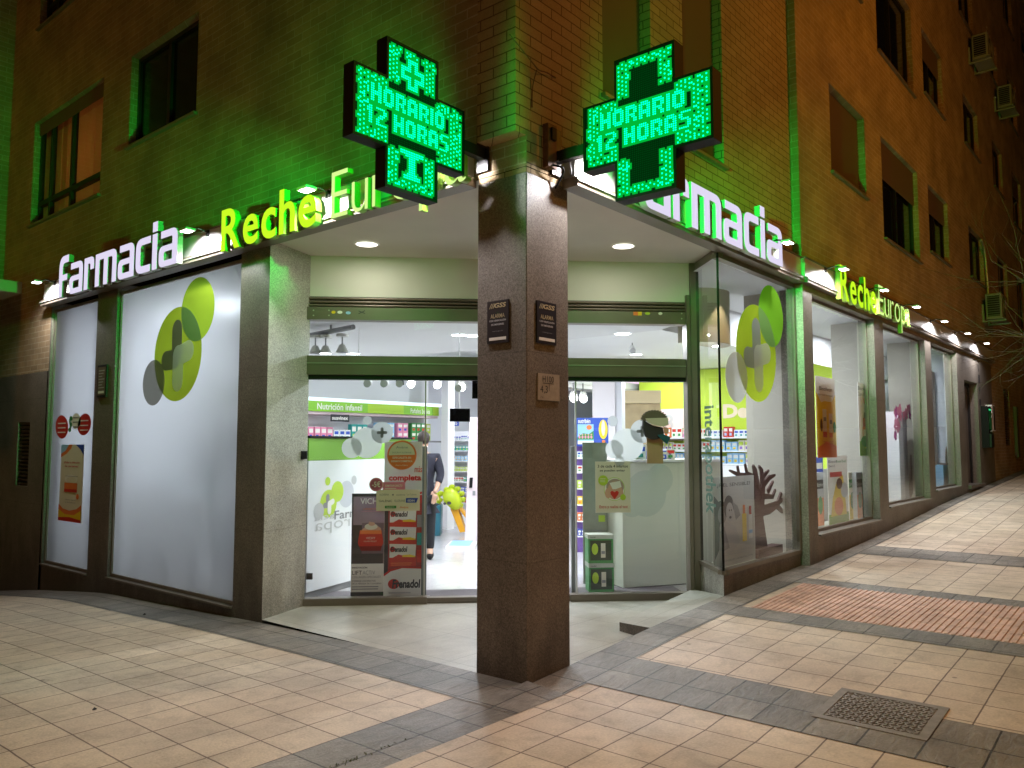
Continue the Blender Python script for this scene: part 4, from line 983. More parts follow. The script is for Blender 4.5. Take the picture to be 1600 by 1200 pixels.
# ================================================================== STREET: lamps, AC units, wall units, tree
SOD_E=emi('sodium_lens',(1,.50,.16),60.0)
def street_lamp(loc,h,heading,power,label,first=None,radius=.12,cut=False,reach=0):
    r=thing('street_lamp',loc,label,'street lamp','tall sodium street lamps')
    b=Vector(loc); dx=Vector((math.cos(heading),math.sin(heading),0))
    m=MB(); m.tube([b,b+Z*.9,b+Z*.92,b+Z*h],[.11,.11,.075,.05],DARKM,12); m.build('pole',r,smooth=True)
    m=MB(); m.tube([b+Z*h,b+Z*(h+.25)+dx*.4,b+Z*(h+.35)+dx*1.2],.035,DARKM,8); m.build('arm',r,smooth=True)
    if reach:
        m=MB(); m.tube([b+Z*(h+.35)+dx*1.15,b+Z*(h+.35)+dx*(1.2+reach)],.035,DARKM,8); m.build('arm',r)
    hd=b+Z*(h+.35)+dx*(1.45+reach)
    m=MB(); m.tube([hd-dx*.35+Z*.03,hd-dx*.2+Z*.05,hd+dx*.15+Z*.05,hd+dx*.35+Z*.02],[.05,.13,.15,.04],DARKM,12); m.build('head',r,smooth=True)
    m=MB(); n=16; m.add([hd-Z*.11+dx*(.24*math.cos(2*math.pi*k/n))+Vector((-dx.y,dx.x,0))*(.10*math.sin(2*math.pi*k/n)) for k in range(n)],[tuple(range(n))],SOD_E); m.build('lens',r)
    if power: (light('POINT',hd-Z*.2,power,(1,.36,.02),parent=r,size=radius) if not cut else light('SPOT',hd-Z*.15,power,(1,.58,.30),parent=r,size=radius,target=hd-Z*3+dx*.0,spot=128,blend=1.0))
    return r
street_lamp((7.0,-9.0,gz(7,-9)),7.5,R_(90),LAMP1,'street lamp across the lane lighting the right facade')
street_lamp((-6.6,-6.2,gz(-6.6,-6.2)),7.0,R_(42),LAMP2,'tall street lamp behind the viewer facing the corner',cut=True,reach=1.3)
street_lamp((-9.5,9.5,gz(-9.5,9.5)),6.5,R_(0),LAMP3,'added street lamp across the lane brightening the far left wall')  # unseen lamp added to brighten the far left wall and base
street_lamp((-13.5,43,gz(-13,43)),7.2,R_(180),0,'distant orange street lamp seen mirrored in the frosted window')
def ac_unit(loc,label,first=[None]):
    if first[0] is None:
        r=thing('air_conditioner',(0,0,0),label,'air conditioner','wall mounted air conditioner units'); C_=mat('ac_case',(.26,.27,.21),.6)
        m=MB(); m.bevbox(-.42,.42,-.40,-.08,0,.58,C_,.02); m.build('case',r)
        m=MB(); n=28
        m.ell(Fr((0,-.40,.29),(1,0,0),(0,-1,0)),-.10,0,.24,.24,.004,BLACK,n)
        for k in range(7):
            rr=.03+k*.032; pts=[(-.10+rr*math.cos(2*math.pi*i/20),-.407,.29+rr*math.sin(2*math.pi*i/20)) for i in range(21)]; m.tube(pts,.003,C_,4,False)
        m.build('fan_grille',r)
        m=MB(); m.quad((-.421,-.36,.06),(-.421,-.12,.06),(-.421,-.12,.52),(-.421,-.36,.52),BLACK)
        for k in range(9): m.box(-.426,-.421,-.36,-.12,.08+k*.05,.088+k*.05,C_)
        m.build('side_grille',r)
        m=MB()
        for x in (-.33,.33): m.box(x-.02,x+.02,-.46,0,-.05,-.015,C_); m.box(x-.02,x+.02,-.04,0,-.05,.35,C_)
        m.box(-.5,.5,-.44,-.40,-.015,-.001,C_)
        m.build('bracket',r); first[0]=r
    else: r=copy_tree(first[0]); r['label']=label
    r.location=loc; return r
ac_unit((16.6,-.1,4.42),'air conditioner on white bracket below the window with a hanging pipe')
ac_unit((16.35,-.1,10.35),'topmost air conditioner on the dark upper facade at right')
ac_unit((19.6,-.1,10.3),'dark air conditioner close to the right edge above all others')
wire([(16.75,-.16,5.0),(16.8,-.14,5.5),(16.7,-.13,6.1),(16.4,-.12,6.3)],.03,'drain_pipe','pale pipe rising from the lower air conditioner','pipe',m_=ALUL)
m=MB(); m.fbox(FR2,15.55,15.95,1.55,2.45,.002,.14,BLACK); GE=emi('green_panel_glow',(.05,1,.35),.8); m.rect(FR2,15.60,1.95,15.90,2.40,.142,mat('green_panel',(.02,.30,.10),.3)); m.rect(FR2,15.62,2.36,15.88,2.39,.144,GE)
m.fbox(FR2,15.58,15.92,1.56,1.85,.142,.18,DARKM); m.tube([FR2.P(15.66,1.9,.16),FR2.P(15.75,1.92,.18),FR2.P(15.84,1.9,.16)],.012,ALUL)
solo(m,'night_service_hatch','black wall unit with green front beside the service door','wall unit')
m=MB(); m.fbox(FR2,16.12,16.50,1.92,2.50,.002,.12,WHITE); m.rect(FR2,16.30,1.94,16.48,2.48,.122,BLACK); solo(m,'meter_box','white and black box right of the black wall unit','wall box')
m=MB(); z=2.95
for ch in '19':
    m.text(FR2,ch,15.45,z,.16,.18,.004,INK,bold=.03); z-=.25
m.text(FR2,'1',15.45,3.2,.07,.15,.004,INK); m.rect(FR2,15.45,2.45,15.62,2.60,.004,INK); solo(m,'house_number','dark vertical house number above the service area','house number')
m=MB(); m.fbox(FR2,19.9,20.2,1.3,2.6,.002,.08,mat('dull_cabinet',(.12,.11,.09),.6)); solo(m,'wall_cabinet','pale narrow cabinet on the orange brick wall at far right','cabinet')
# bare tree with its crown reaching into the right edge
rnd=random.Random(5); BARK=mat('bark',(.13,.10,.075),.9,noise=.3,nscale=30,bump=.3)
tp=Vector((11.2,-3.3,gz(11.2,-3.3))); tr=thing('bare_tree',tp,'leafless street tree whose thin branches reach in from the right edge','tree')
m=MB(); m.tube([tp,tp+Z*.9+Vector((.03,0,0)),tp+Z*1.8+Vector((.0,.04,0)),tp+Z*2.6],[.12,.09,.08,.07],BARK,10); m.build('trunk',tr,smooth=True)
m=MB()
def branch(p,d,L,r,depth):
    n=5; pts=[p]; rs=[r]; q=p.copy(); dd=d.normalized()
    for i in range(n):
        dd=(dd+Vector((rnd.gauss(0,.13),rnd.gauss(0,.13),rnd.gauss(0.03,.12)))).normalized(); q=q+dd*L/n; pts.append(q.copy()); rs.append(r*(1-.75*(i+1)/n))
        if depth>0 and i>=0:
            for z in range(1 if rnd.random()<.75 else 2):
                side=Vector((rnd.gauss(0,1),rnd.gauss(0,1),rnd.gauss(.1,.7))); side=(side-dd*side.dot(dd)).normalized()
                branch(q.copy(),(dd*.75+side*.75),L*rnd.uniform(.35,.6),rs[-1]*.65,depth-1)
    m.tube(pts,rs,BARK,5 if depth else 3,False)
for k in range(9):
    a=2*math.pi*k/9+rnd.uniform(-.3,.3); branch(tp+Z*(1.9+.09*k),Vector((math.cos(a),math.sin(a),.45+.25*rnd.random())),rnd.uniform(1.5,2.2),.035,2)
lf=-RT
for k,(z,L,up) in enumerate([(2.5,2.9,.18),(2.3,2.5,-.02),(2.6,2.8,.45),(2.2,2.3,.25),(2.6,2.6,.8)]):
    branch(tp+Z*z,lf+Vector((.15*k-.3,.0,up)),L,.03,2)
m.build('branches',tr,smooth=True)
# ================================================================== SHOP INTERIOR: room
CZ=2.97; CZ2=3.14; FZ=.02
XM,YM=13.8,8.55
poly=[(.66,3.36),(3.48,.54),(5.05,.32),(5.05,.14),(XM,.14),(XM,YM),(.30,YM),(.30,3.66)]
FLR=grid_mat('shop_tiles',(.62,.60,.60),(.57,.55,.56),(.40,.38,.38),.6,.6,.003,True,off=0,phase=(.1,.1),rough=.16,stain=.06,bump=.03)
m=MB(); m.add([(x,y,FZ) for x,y in poly],[tuple(range(len(poly)))],FLR); tag(m.build('shop_floor'),kind='structure')
m=MB(); m.add([(x,y,FZ+.004) for x,y in [(.70,3.36),(3.46,.60),(3.9,1.04),(1.14,3.80)]],[(0,1,2,3)],mat('entrance_mat',(.16,.14,.15),.9,noise=.1,nscale=60))
solo(m,'door_mat','dark entrance mat on the shop floor inside the glass doors','mat')
m=MB(); YW=1.25   # display zone by the windows has a higher ceiling
m.add([(.30,YM,3.44),(.30,3.66,3.44),(.72,3.72,3.44),(3.15,7.15,3.44),(3.15,YM,3.44)],[(0,1,2,3,4)],CEIL)
m.add([(3.15,YM,CZ),(3.15,7.15,CZ),(.72,3.72,CZ),(.62,3.36,CZ),(3.48,.54,CZ),(3.72,.78,CZ),(4.1,YW,CZ),(4.1,YM,CZ)],[tuple(range(8))],CEIL)
m.add([(4.1,YW,CZ2),(XM,YW,CZ2),(XM,YM,CZ2),(4.1,YM,CZ2)],[(0,1,2,3)],WHITE)
m.quad((4.1,YW,CZ),(4.1,YM,CZ),(4.1,YM,CZ2),(4.1,YW,CZ2),WHITE)
m.quad((4.1,YW,CZ),(XM,YW,CZ),(XM,YW,3.46),(4.1,YW,3.46),CEIL); m.quad((3.48,.54,CZ),(4.1,YW,CZ),(4.1,YW,3.46),(3.48,.54,3.46),CEIL)
m.add([(3.0,.02,3.46),(XM,.02,3.46),(XM,YW,3.46),(4.1,YW,3.46),(3.48,.52,3.46)],[tuple(range(5))],CEIL)
tag(m.build('shop_ceiling'),kind='structure')
m=MB()
WL=mat('shop_wall',(.72,.74,.80),.7,noise=.02,nscale=2)
m.quad((.30,YM,0),(XM,YM,0),(XM,YM,3.5),(.30,YM,3.5),WL); m.quad((XM,.14,0),(XM,YM,0),(XM,YM,3.5),(XM,.14,3.5),WL)
m.quad((.31,YM,0),(.31,8.0,0),(.31,8.0,3.5),(.31,YM,3.5),WL)
tag(m.build('shop_wall'),kind='structure')
# lamps inside
IN_E=emi('inside_lens',(.88,.93,1),12.0)
INC=(.86,.92,1.0)
def inlamp(px,lab=None,loc=None,z=CZ,first=[None]):
    p=loc or PZ(px[0],px[1],z); return downlight(p,lab,'downlight',.10,INW,INC,IN_E,'round lamps in the shop ceiling',)
k=0
spots=[(1.2,4.5,3.43,'over the desk behind the wide frosted window'),(1.6,5.9,3.43,'second one behind the wide frosted window'),(1.9,7.6,3.43,'at the back behind the narrow frosted window'),(3.0,3.3,CZ,'just inside the entrance'),
 (4.7,1.7,CZ2,'above the right counter'),(3.3,6.0,CZ,'in front of the baby food shelf'),(5.0,4.2,CZ2,'in the middle of the shop'),(7.2,6.2,CZ2,'above the dental stand'),
 (7.4,3.6,CZ2,'beyond the white column'),(9.2,2.0,CZ2,'before the lime wall'),(9.6,4.6,CZ2,'deep in front of the lime wall'),(12.3,.6,3.45,'behind the narrow window up the slope'),(6.6,.7,3.45,'behind the first window up the slope'),(9.6,.7,3.45,'behind the second window up the slope')]
for x,y,z,lb in spots:
    if 'frosted' in lb: downlight(Vector((x,y,z)),'wide bright ceiling lamp '+lb,'downlight',.30,INW*.46,INC,emi('wide_lens',(.88,.93,1),1.5),'round lamps in the shop ceiling')
    else: inlamp(None,'bright round ceiling lamp '+lb,Vector((x,y,z)))
for (x,y,lb) in [(718,523,'faint round recessed lamp seen through the left transom'),(973,521,'bright round recessed lamp seen through the right transom')]:
    p=PZ(x,y,CZ); inlamp(None,lb,p)
# track with spotlights behind the left transom
rt=thing('spotlight_track',PZ(520,510,2.9),'grey ceiling track with round spotlights behind the left transom','track light')
a=PZ(484,524,2.9); b=PZ(552,511,2.9); m=MB(); m.tube([a,b],.03,GREY,8); m.tube([a.lerp(b,.5),a.lerp(b,.5)+Z*.1],.012,GREY); m.build('rail',rt)
for (x,y,w_) in [(493,530,'o'),(509,530,'l'),(535,528,'o')]:
    p=PZ(x,y-6,2.86); m=MB(); m.tube([p,p-Z*.03],.07,ALUL,16); m.tube([p,p-Z*.16],.008,GREY); q=p-Z*.17
    m.tube([q+Z*.05,q+Z*.02,q-Z*.04],[.03,.045,.075],ALUL,16); o=m.build('spotlight',rt,smooth=False)
    m=MB(); n=14; m.add([q-Z*.042+Vector((.065*math.cos(2*math.pi*k/n),.065*math.sin(2*math.pi*k/n),0)) for k in range(n)],[tuple(range(n))],IN_E if w_=='l' else GREY); m.build('lens',rt,parent=o)
# row of spot heads under the far ceiling
for i,(x,y,on) in enumerate([(575,596,0),(601,596,0),(625,596,0),(643,597,1),(684,598,1),(717,603,0),(722,602,1),(896,619,1),(911,620,1),(988,546,0)]):
    p=CAM+ray(x,y).normalized()*(9.5 if i<9 else 7.0) 
    if i==9: p=PZ(x,y,CZ2-.10)
    r=thing('spotlight',p,['unlit white spot head, leftmost under the shop ceiling','unlit spot head second from left under the ceiling','black unlit spot head above the product shelf','small lit spot head just left of the bright lamp','brightest round lamp seen through the left door glass','grey camera head right of the bright lamp','small lit spot head left of the hanging screen','bright lamp right of the granite pillar','smaller bright lamp left of the white column','ring mounted lamp behind the right transom'][i],'spotlight','spot heads under the shop ceiling')
    top=p+Z*.16; m=MB(); m.tube([top,p],.008,GREY,6); m.build('rod',r)
    m=MB(); m.tube([p+Z*.06,p,p-Z*.04],[.03,.05,.05],BLACK if i==2 else WHITE,12); m.build('head',r,smooth=True)
    m=MB(); n=12; fc=facing(p)
    m.ell(fc,0,-.03,.045,.045,.055,emi('lamp_face',(.95,.97,1),14.0) if on else LGREY,n); m.build('lens',r)
p0=CAM+ray(560,592).normalized()*9.5; p1=CAM+ray(728,592).normalized()*9.5; m=MB(); m.tube([p0+Z*.06,p1+Z*.06],.018,LGREY,6); m.tube([p0+Z*.06,Vector((p0.x,p0.y,CZ2))+Z*.0],.006,WHITE,5)
solo(m,'lighting_rail','thin rail carrying the row of spot heads inside the shop','rail')
# cove bulkhead
COVE=emi('cove_strip',(1,.72,.95),1.3)
m=MB(); m.box(5.0,13.0,5.6,6.1,2.72,2.9,WHITE); m.box(5.0,13.0,5.56,5.597,2.80,2.98,WHITE); m.quad((5.0,5.555,2.93),(13,5.555,2.93),(13,5.555,2.97),(5.0,5.555,2.97),COVE)
solo(m,'cove_bulkhead','white ceiling bulkhead with a pinkish light strip deep in the shop','bulkhead')
m=MB(); m.box(.31,5.5,YM-.5,YM-.01,2.62,2.96,WL); solo(m,'ceiling_beam','pale boxed beam above the baby food shelf','beam')
# ------------------------------------------------ product boxes
BOXM=[RED,PINK,TEAL,SKYB,BLUE,LIME,YEL,PAPER,CREAMP,ORANGE,DGREEN,PURP,WHITEG]
BN_=['red','pink','teal','light blue','blue','lime','yellow','white','cream','orange','dark green','purple','glossy white']
PROT={}
def product(loc,w_,d_,h_,ci,rz,where,style='box'):
    key=(round(w_,3),round(h_,3),ci,style)
    lb='%s %s %s'%(BN_[ci],'product carton' if style=='box' else 'product bottle',where)
    if key not in PROT:
        m=MB(); c=BOXM[ci]; lab=PAPER if ci not in (7,8,12) else BOXM[(ci*5)%7]
        if style=='box':
            m.box(-w_/2,w_/2,-d_/2,d_/2,0,h_,c)
            m.quad((-w_*.38,-d_/2-.001,h_*.55),(w_*.38,-d_/2-.001,h_*.55),(w_*.38,-d_/2-.001,h_*.85),(-w_*.38,-d_/2-.001,h_*.85),lab)
            m.quad((-w_*.3,-d_/2-.0012,h_*.15),(w_*.2,-d_/2-.0012,h_*.15),(w_*.2,-d_/2-.0012,h_*.4),(-w_*.3,-d_/2-.0012,h_*.4),BOXM[(ci+3)%13])
        else:
            m.tube([(0,0,0),(0,0,h_*.7),(0,0,h_*.78),(0,0,h_)],[w_*.42,w_*.42,w_*.2,w_*.2],c,10); m.tube([(0,0,h_*.2),(0,0,h_*.55)],w_*.43,lab,10)
        o=m.build('product_'+('box' if style=='box' else 'bottle')); o['category']='product'; o['group']='products on the shop shelves'; PROT[key]=o
    else:
        o=PROT[key].copy(); col.objects.link(o)
    o['label']=lb; o.location=loc; o.rotation_euler=(0,0,rz); return o
def row(F,a0,a1,z,pal,where,w_=(.09,.14),h_=(.15,.26),gap=.012,style='box',c=-.12,stack=1):
    x=a0
    while x<a1-.05:
        ci=random.choice(pal); n=random.randint(2,4); ww=random.choice([w_[0],(w_[0]+w_[1])/2,w_[1]]); hh=random.choice([h_[0],(h_[0]+h_[1])/2,h_[1]])
        for i in range(n):
            if x+ww>a1: return
            for s_ in range(stack):
                product(F.P(x+ww/2,z+s_*hh,c),ww,.10,hh,ci,math.atan2(F.u.y,F.u.x),where,style)
            x+=ww+gap
        x+=gap
# baby food shelf on the back wall (plane Y=7.6)
FS=Fr((0,7.6,0),(1,0,0),(0,-1,0)); SH=mat('shelf_white',(.78,.78,.82),.4)
sh=thing('shelf_unit',(5.1,7.9,FZ),'long white back shelf with a lime sign reading Nutrición infantil','shelf')
m=MB(); m.fbox(FS,3.3,6.75,FZ,2.95,-.40,-.36,SH); m.build('back_panel',sh)
for z in (.5,.9,1.28,1.69): m=MB(); m.fbox(FS,3.3,6.75,z-.03,z-.002,-.355,0,SH); m.fbox(FS,3.3,6.75,z-.035,z-.004,.001,.012,GREY); m.build('shelf_board',sh)
m=MB(); m.fbox(FS,3.3,6.66,2.12,2.16,-.35,.0,mat('shelf_hood',(.55,.42,.45),.6)); m.fbox(FS,3.3,6.66,2.17,2.34,-.05,.03,GREEN); m.fbox(FS,3.3,6.75,2.345,2.40,-.05,.05,emi('sign_top_strip',(.8,.92,1),1.6)); 
m.rect(FS,3.3,2.175,4.9,2.335,.032,mat('mid_green_print',(.22,.50,.04),.5)); m.rect(FS,5.75,2.175,6.5,2.335,.032,MATS['mid_green_print'])
m.text(FS,'Nutrición infantil',3.82,2.20,.95,.11,.034,PAPER,bold=.015); m.text(FS,'Pañales bebés',5.92,2.20,.50,.09,.034,PAPER,bold=.01); m.build('header_sign',sh)
row(FS,3.62,4.25,1.69,[0,1,8,6],'left on the back shelf',(.10,.13),(.22,.30)); row(FS,4.25,5.1,1.69,[2,3,7,12],'middle of the back shelf',(.08,.11),(.18,.28)); 
row(FS,5.2,5.7,1.69,[3,4],'on the back shelf right of the bubbles',(.12,.14),(.16,.17),stack=2); row(FS,5.7,6.05,1.69,[1],'pink block on the back shelf',(.11,.12),(.16,.17),stack=2); row(FS,6.05,6.62,1.69,[5,10],'green block on the back shelf',(.11,.13),(.16,.17),stack=2)
for z in (.5,.9,1.28): row(FS,6.0,6.6,z,[8,9,7,6],'on a low back shelf behind the person',(.10,.13),(.2,.28))
m=MB(); p=PY(549,655,7.4); m.fbox(Fr((0,7.45,0),(1,0,0),(0,-1,0)),4.02,4.40,2.0,2.12,-.02,0,INK); m.text(Fr((0,7.45,0),(1,0,0),(0,-1,0)),'suavinex',4.04,2.03,.33,.06,.002,PAPER,bold=.02)
solo(m,'shelf_sign','small dark brand sign standing above the back shelf','sign')
# white partition counter with the printed logo
pa=Vector((.74,3.50,0)); pb=Vector((2.75,4.12,0)); u=(pb-pa).normalized(); FP=Fr(pa,u,Vector((u.y,-u.x,0))); LP_=(pb-pa).length
rt=thing('service_counter',pa,'white service counter with lime top band and printed logo left of the entrance','counter')
m=MB(); m.fbox(FP,0,LP_,.10,1.44,-.30,0,WHITEG); m.fbox(FP,.04,LP_,FZ,.098,-.26,-.04,GREY); m.build('front_panel',rt)
m=MB(); m.fbox(FP,0,LP_,1.442,1.675,-.34,.0,mat('lime_band',(.20,.42,.04),.45)); m.fbox(FP,0,LP_,1.677,1.70,-.36,.02,BLACK); m.build('top_band',rt)
m=MB(); a,b=FP.h(520,783)
def FPc(x,y,r,mt,cc): a,b=FP.h(x,y); q=FP.rad(x,y,r); m.ell(FP,a,b,q,q,cc,mt,30)
FPc(513,787,13,LIME,.002); FPc(527,768,9.5,LIME,.003); FPc(498,799,8,LGREY,.003); FPc(512,752,4,LIME,.002); FPc(541,772,12,mat('pale_grey_print',(.55,.56,.60),.5),.0015); FPc(553,750,4,LGREY,.002)
a,b=FP.h(513,787); q=FP.rad(513,787,13); m.cap(FP,a-q*.1,b,a-q*.1,b+q*.5,q*.2,.004,GREY); m.cap(FP,a-q*.45,b-q*.1,a-q*.1,b-q*.1,q*.2,.0045,GREY); m.cap(FP,a+q*.1,b-q*.55,a+q*.1,b,q*.22,.005,PAPER); m.cap(FP,a+q*.1,b,a+q*.5,b+.02,q*.2,.0055,PAPER)
a0,b0=FP.h(522,812); a1,b1=FP.h(585,800)
m.text(FP,'Farmacia',a0,b0-.0,(a1-a0),.095,.004,GREY,bold=.015)
a0,b0=FP.h(491,814); a1,_=FP.h(522,800); m.text(FP,'acia',a0,b0,(a1-a0),.06,.004,LGREY,mirror=True); a0,b0=FP.h(491,832); a1,_=FP.h(546,820); m.text(FP,'ropa',a0,b0-.03,(a1-a0)*1.0,.12,.004,LGREY,mirror=True,bold=-.005)
m.build('printed_logo',rt)
m=MB(); a,b=FD.off(-.05).h(483,901); m.fbox(FD.off(-.05),a-.03,a+.03,b-.03,b+.03,-.04,0,BLACK); solo(m,'door_bolt','small black door bolt low at the left glass edge','bolt')
# dark cosmetics poster stand
FV=FD.off(-.30)
def d_(k):
    k.rect(0,.33,1,1,DARKG); k.rect(.05,.70,1,.97,mat('mauve_print',(.30,.22,.27),.5)); k.rect(.32,.33,1,.72,mat('dim_mauve_print',(.17,.12,.15),.5))
    k.text('VICHY',.26,.90,.68,.055,PAPER,.01); k.text('LABORATOIRES',.36,.845,.5,.016,ORANGE); k.text('ACTION RIDES ET FERMETÉ',.3,.825,.6,.012,PINK)
    k.poly([(.33,.66),(.30,.62),(.92,.62),(.90,.67),(.75,.70),(.62,.72),(.55,.735),(.50,.70)],SKIN); k.ell(.60,.685,.20,.03,CREAMP); k.ell(.62,.71,.10,.018,SKIN)
    k.poly([(.20,.53),(.26,.65),(.92,.65),(.98,.53),(.94,.50),(.24,.50)],RED); k.rect(.27,.615,.92,.65,ORANGE); k.poly([(.24,.50),(.94,.50),(.90,.455),(.30,.455)],mat('deep_red_print',(.22,.01,.01),.4))
    k.text('VICHY',.45,.565,.28,.022,PAPER); k.text('COLLAGEN SPECIALIST',.38,.54,.4,.012,CREAMP)
    k.rect(.03,.33,.97,.43,INK); k.rect(0,.07,1,.335,PAPER)
    k.text('INNOVACIÓN',.04,.29,.46,.02,INK,.03); k.text('LIFT',.04,.232,.30,.038,INK,.01); k.text('ACTIV',.36,.232,.38,.038,GREY,-.005); k.text('COLLAGEN SPECIALIST',.04,.20,.88,.020,GREY)
    k.text('CORRIGE LOS EFECTOS',.04,.165,.72,.016,INK); k.text('DE LA PÉRDIDA DE COLÁGENO',.04,.142,.9,.016,INK); k.lines(.04,.85,.115,2,.022,GREY)
    k.rect(0,0,1,.07,INK)
framed(FV,(549,771,600,936),-.01,d_,'cream_poster','dark standing poster with a red cream jar behind the left glass pane',th=.02)
# red medicine display
FN=FD.off(-.40)
def d_(k):
    k.rect(0,.60,1,1,mat('display_grey',(.55,.56,.50),.5)); k.poly([(0,.60),(0,.66),(.2,.69),(.45,.69),(.7,.655),(1,.675),(1,.60)],RED); k.poly([(0,.655),(.25,.675),(.5,.675),(.75,.645),(1,.66),(1,.655),(.75,.64),(.5,.668),(.25,.668),(0,.648)],PAPER)
    k.text('más',.80,.80,.2,.04,RED,.01); k.text('completa',.12,.735,.86,.05,RED,.035)
    k.rect(0,.14,1,.60,mat('display_red',(.33,.03,.03),.45)); k.rect(0,.14,.12,.60,INK)
    for j,v in enumerate((.475,.36,.25)):
        k.poly([(.16,v),(.84,v+.008),(.86,v+.085),(.16,v+.09)],PAPER); k.rect(.16,v-.055,.86,v+.002,RED); k.poly([(.16,v-.01),(.4,v+.022),(.86,v-.005),(.86,v-.03),(.16,v-.03)],RED); k.ell(.24,v+.055,.07,.018,RED); k.text('Frenadol',.19,v+.037,.44,.036,INK,.04,.15); k.poly([(.5,v+.018),(.7,v+.022),(.84,v+.012),(.84,v+.004),(.5,v+.006)],YEL); k.lines(.2,.8,v-.035,2,.012,ORANGE,.004); k.rect(.88,v-.03,1,v+.05,[GREY,TEAL,RED][j])
    k.rect(0,0,1,.14,PAPER); k.poly([(0,.13),(.2,.165),(.5,.185),(1,.18),(1,.10),(0,.10)],PAPER); k.poly([(0,.13),(.2,.165),(.5,.185),(1,.18),(1,.188),(.5,.195),(.2,.178),(0,.145)],RED)
    k.ell(.28,.085,.15,.032,RED); k.text('Frenadol',.24,.058,.74,.055,INK,.04,.1); k.lines(.15,.8,.025,1,.01,LGREY)
framed(FN,(600,690,659,932),-.02,d_,'medicine_display','tall red and grey cold medicine display standing behind the sliding door edge',th=.05)
m=MB()  # side of the display stand
a0,_=FN.h(600,800); m.fbox(FN,a0,a0+.40,FZ,.05,-.20,-.02,LGREY); solo(m,'stand_foot','grey foot of the tall medicine display','display foot')
# ------------------------------------------------ person (dark clothes, seen behind the door edge)
def skinned(name,nodes,edges,mats_,root=None,sub=2,origin=(0,0,0)):
    me=bpy.data.meshes.new(name); me.from_pydata([tuple(Vector(n[0])-Vector(origin)) for n in nodes],edges,[])
    o=bpy.data.objects.new(name,me); col.objects.link(o)
    md=o.modifiers.new('skin','SKIN'); md.use_smooth_shade=True
    for i,n in enumerate(nodes):
        r=n[1]; me.skin_vertices[0].data[i].radius=(r,r) if not hasattr(r,'__len__') else r
    me.skin_vertices[0].data[0].use_root=True
    sb=o.modifiers.new('sub','SUBSURF'); sb.levels=sub; sb.render_levels=sub
    me.materials.append(mats_); 
    if root: o.parent=root
    return o
PP=Vector((3.62,4.80,FZ)); CLOTH=mat('navy_cloth',(.018,.018,.03),.85,noise=.3,nscale=20); SKM=mat('skin',(.55,.33,.23),.5); HAIR=mat('dark_hair',(.025,.015,.010),.6)
pr=thing('person',PP,'person in dark clothes seen from behind by the sliding door edge','person')
U=RT; Bk=Vector((math.cos(TH),math.sin(TH),0))
def q_(r,z,b=0): return PP+U*r+Z*z+Bk*b
nodes=[(q_(0,.95),(.09,.07)),(q_(0,1.15),(.08,.06)),(q_(0,1.36),(.10,.07)),(q_(0,1.46),(.07,.07)),(q_(-.0,1.53),(.048,.05)),
 (q_(.18,1.40),.062),(q_(.24,1.18,-.02),.048),(q_(.20,.98,-.12),.036),(q_(.17,.92,-.17),.03),
 (q_(-.18,1.40),.062),(q_(-.25,1.14),.048),(q_(-.24,.92,-.04),.036),
 (q_(.09,.85),.095),(q_(.10,.50),.065),(q_(.10,.12),.045),(q_(.11,.04,-.12),.04),
 (q_(-.09,.85),.095),(q_(-.10,.50),.065),(q_(-.10,.12),.045),(q_(-.11,.04,-.12),.04),(q_(0,1.60,-.01),.07),(q_(0,1.68,-.01),.082),(q_(0,1.72),.05)]
ed=[(0,1),(1,2),(2,3),(3,4),(2,5),(5,6),(6,7),(7,8),(2,9),(9,10),(10,11),(0,12),(12,13),(13,14),(14,15),(0,16),(16,17),(17,18),(18,19),(4,20),(20,21),(21,22)]
skinned('body',nodes,ed,SKM,pr,2,PP)
nodes=[(q_(0,.80),(.19,.15)),(q_(0,1.0),(.18,.145)),(q_(0,1.15),(.15,.12)),(q_(0,1.36),(.17,.125)),(q_(0,1.46),(.075,.075)),(q_(.185,1.40),.092),(q_(.245,1.18,-.02),.062),(q_(.215,1.04,-.09),.052),(q_(-.185,1.40),.092),(q_(-.255,1.14),.062),(q_(-.245,.96,-.04),.05),(q_(0,.75),(.185,.14))]
skinned('shirt',nodes,[(0,1),(1,2),(2,3),(3,4),(3,5),(5,6),(6,7),(3,8),(8,9),(9,10),(0,11)],CLOTH,pr,2,PP)
nodes=[(q_(0,.90),(.16,.12)),(q_(.09,.82),.11),(q_(.10,.50),.08),(q_(.10,.11),.062),(q_(-.09,.82),.11),(q_(-.10,.50),.08),(q_(-.10,.11),.062)]
skinned('trousers',nodes,[(0,1),(1,2),(2,3),(0,4),(4,5),(5,6)],mat('black_cloth',(.012,.012,.014),.9),pr,2,PP)
nodes=[(q_(0,1.59,-.04),.06),(q_(0,1.64,-.035),.088),(q_(0,1.70,-.02),.098),(q_(0,1.76,-.005),.07),(q_(0,1.79,.0),.03)]
skinned('hair',nodes,[(0,1),(1,2),(2,3),(3,4)],HAIR,pr,3,PP)
for s_ in (1,-1):
    nodes=[(q_(.105*s_,.06,.03),.055),(q_(.108*s_,.045,-.08),.052),(q_(.11*s_,.035,-.17),.035)]
    skinned('shoe',nodes,[(0,1),(1,2)],BLACK,pr,2,PP)
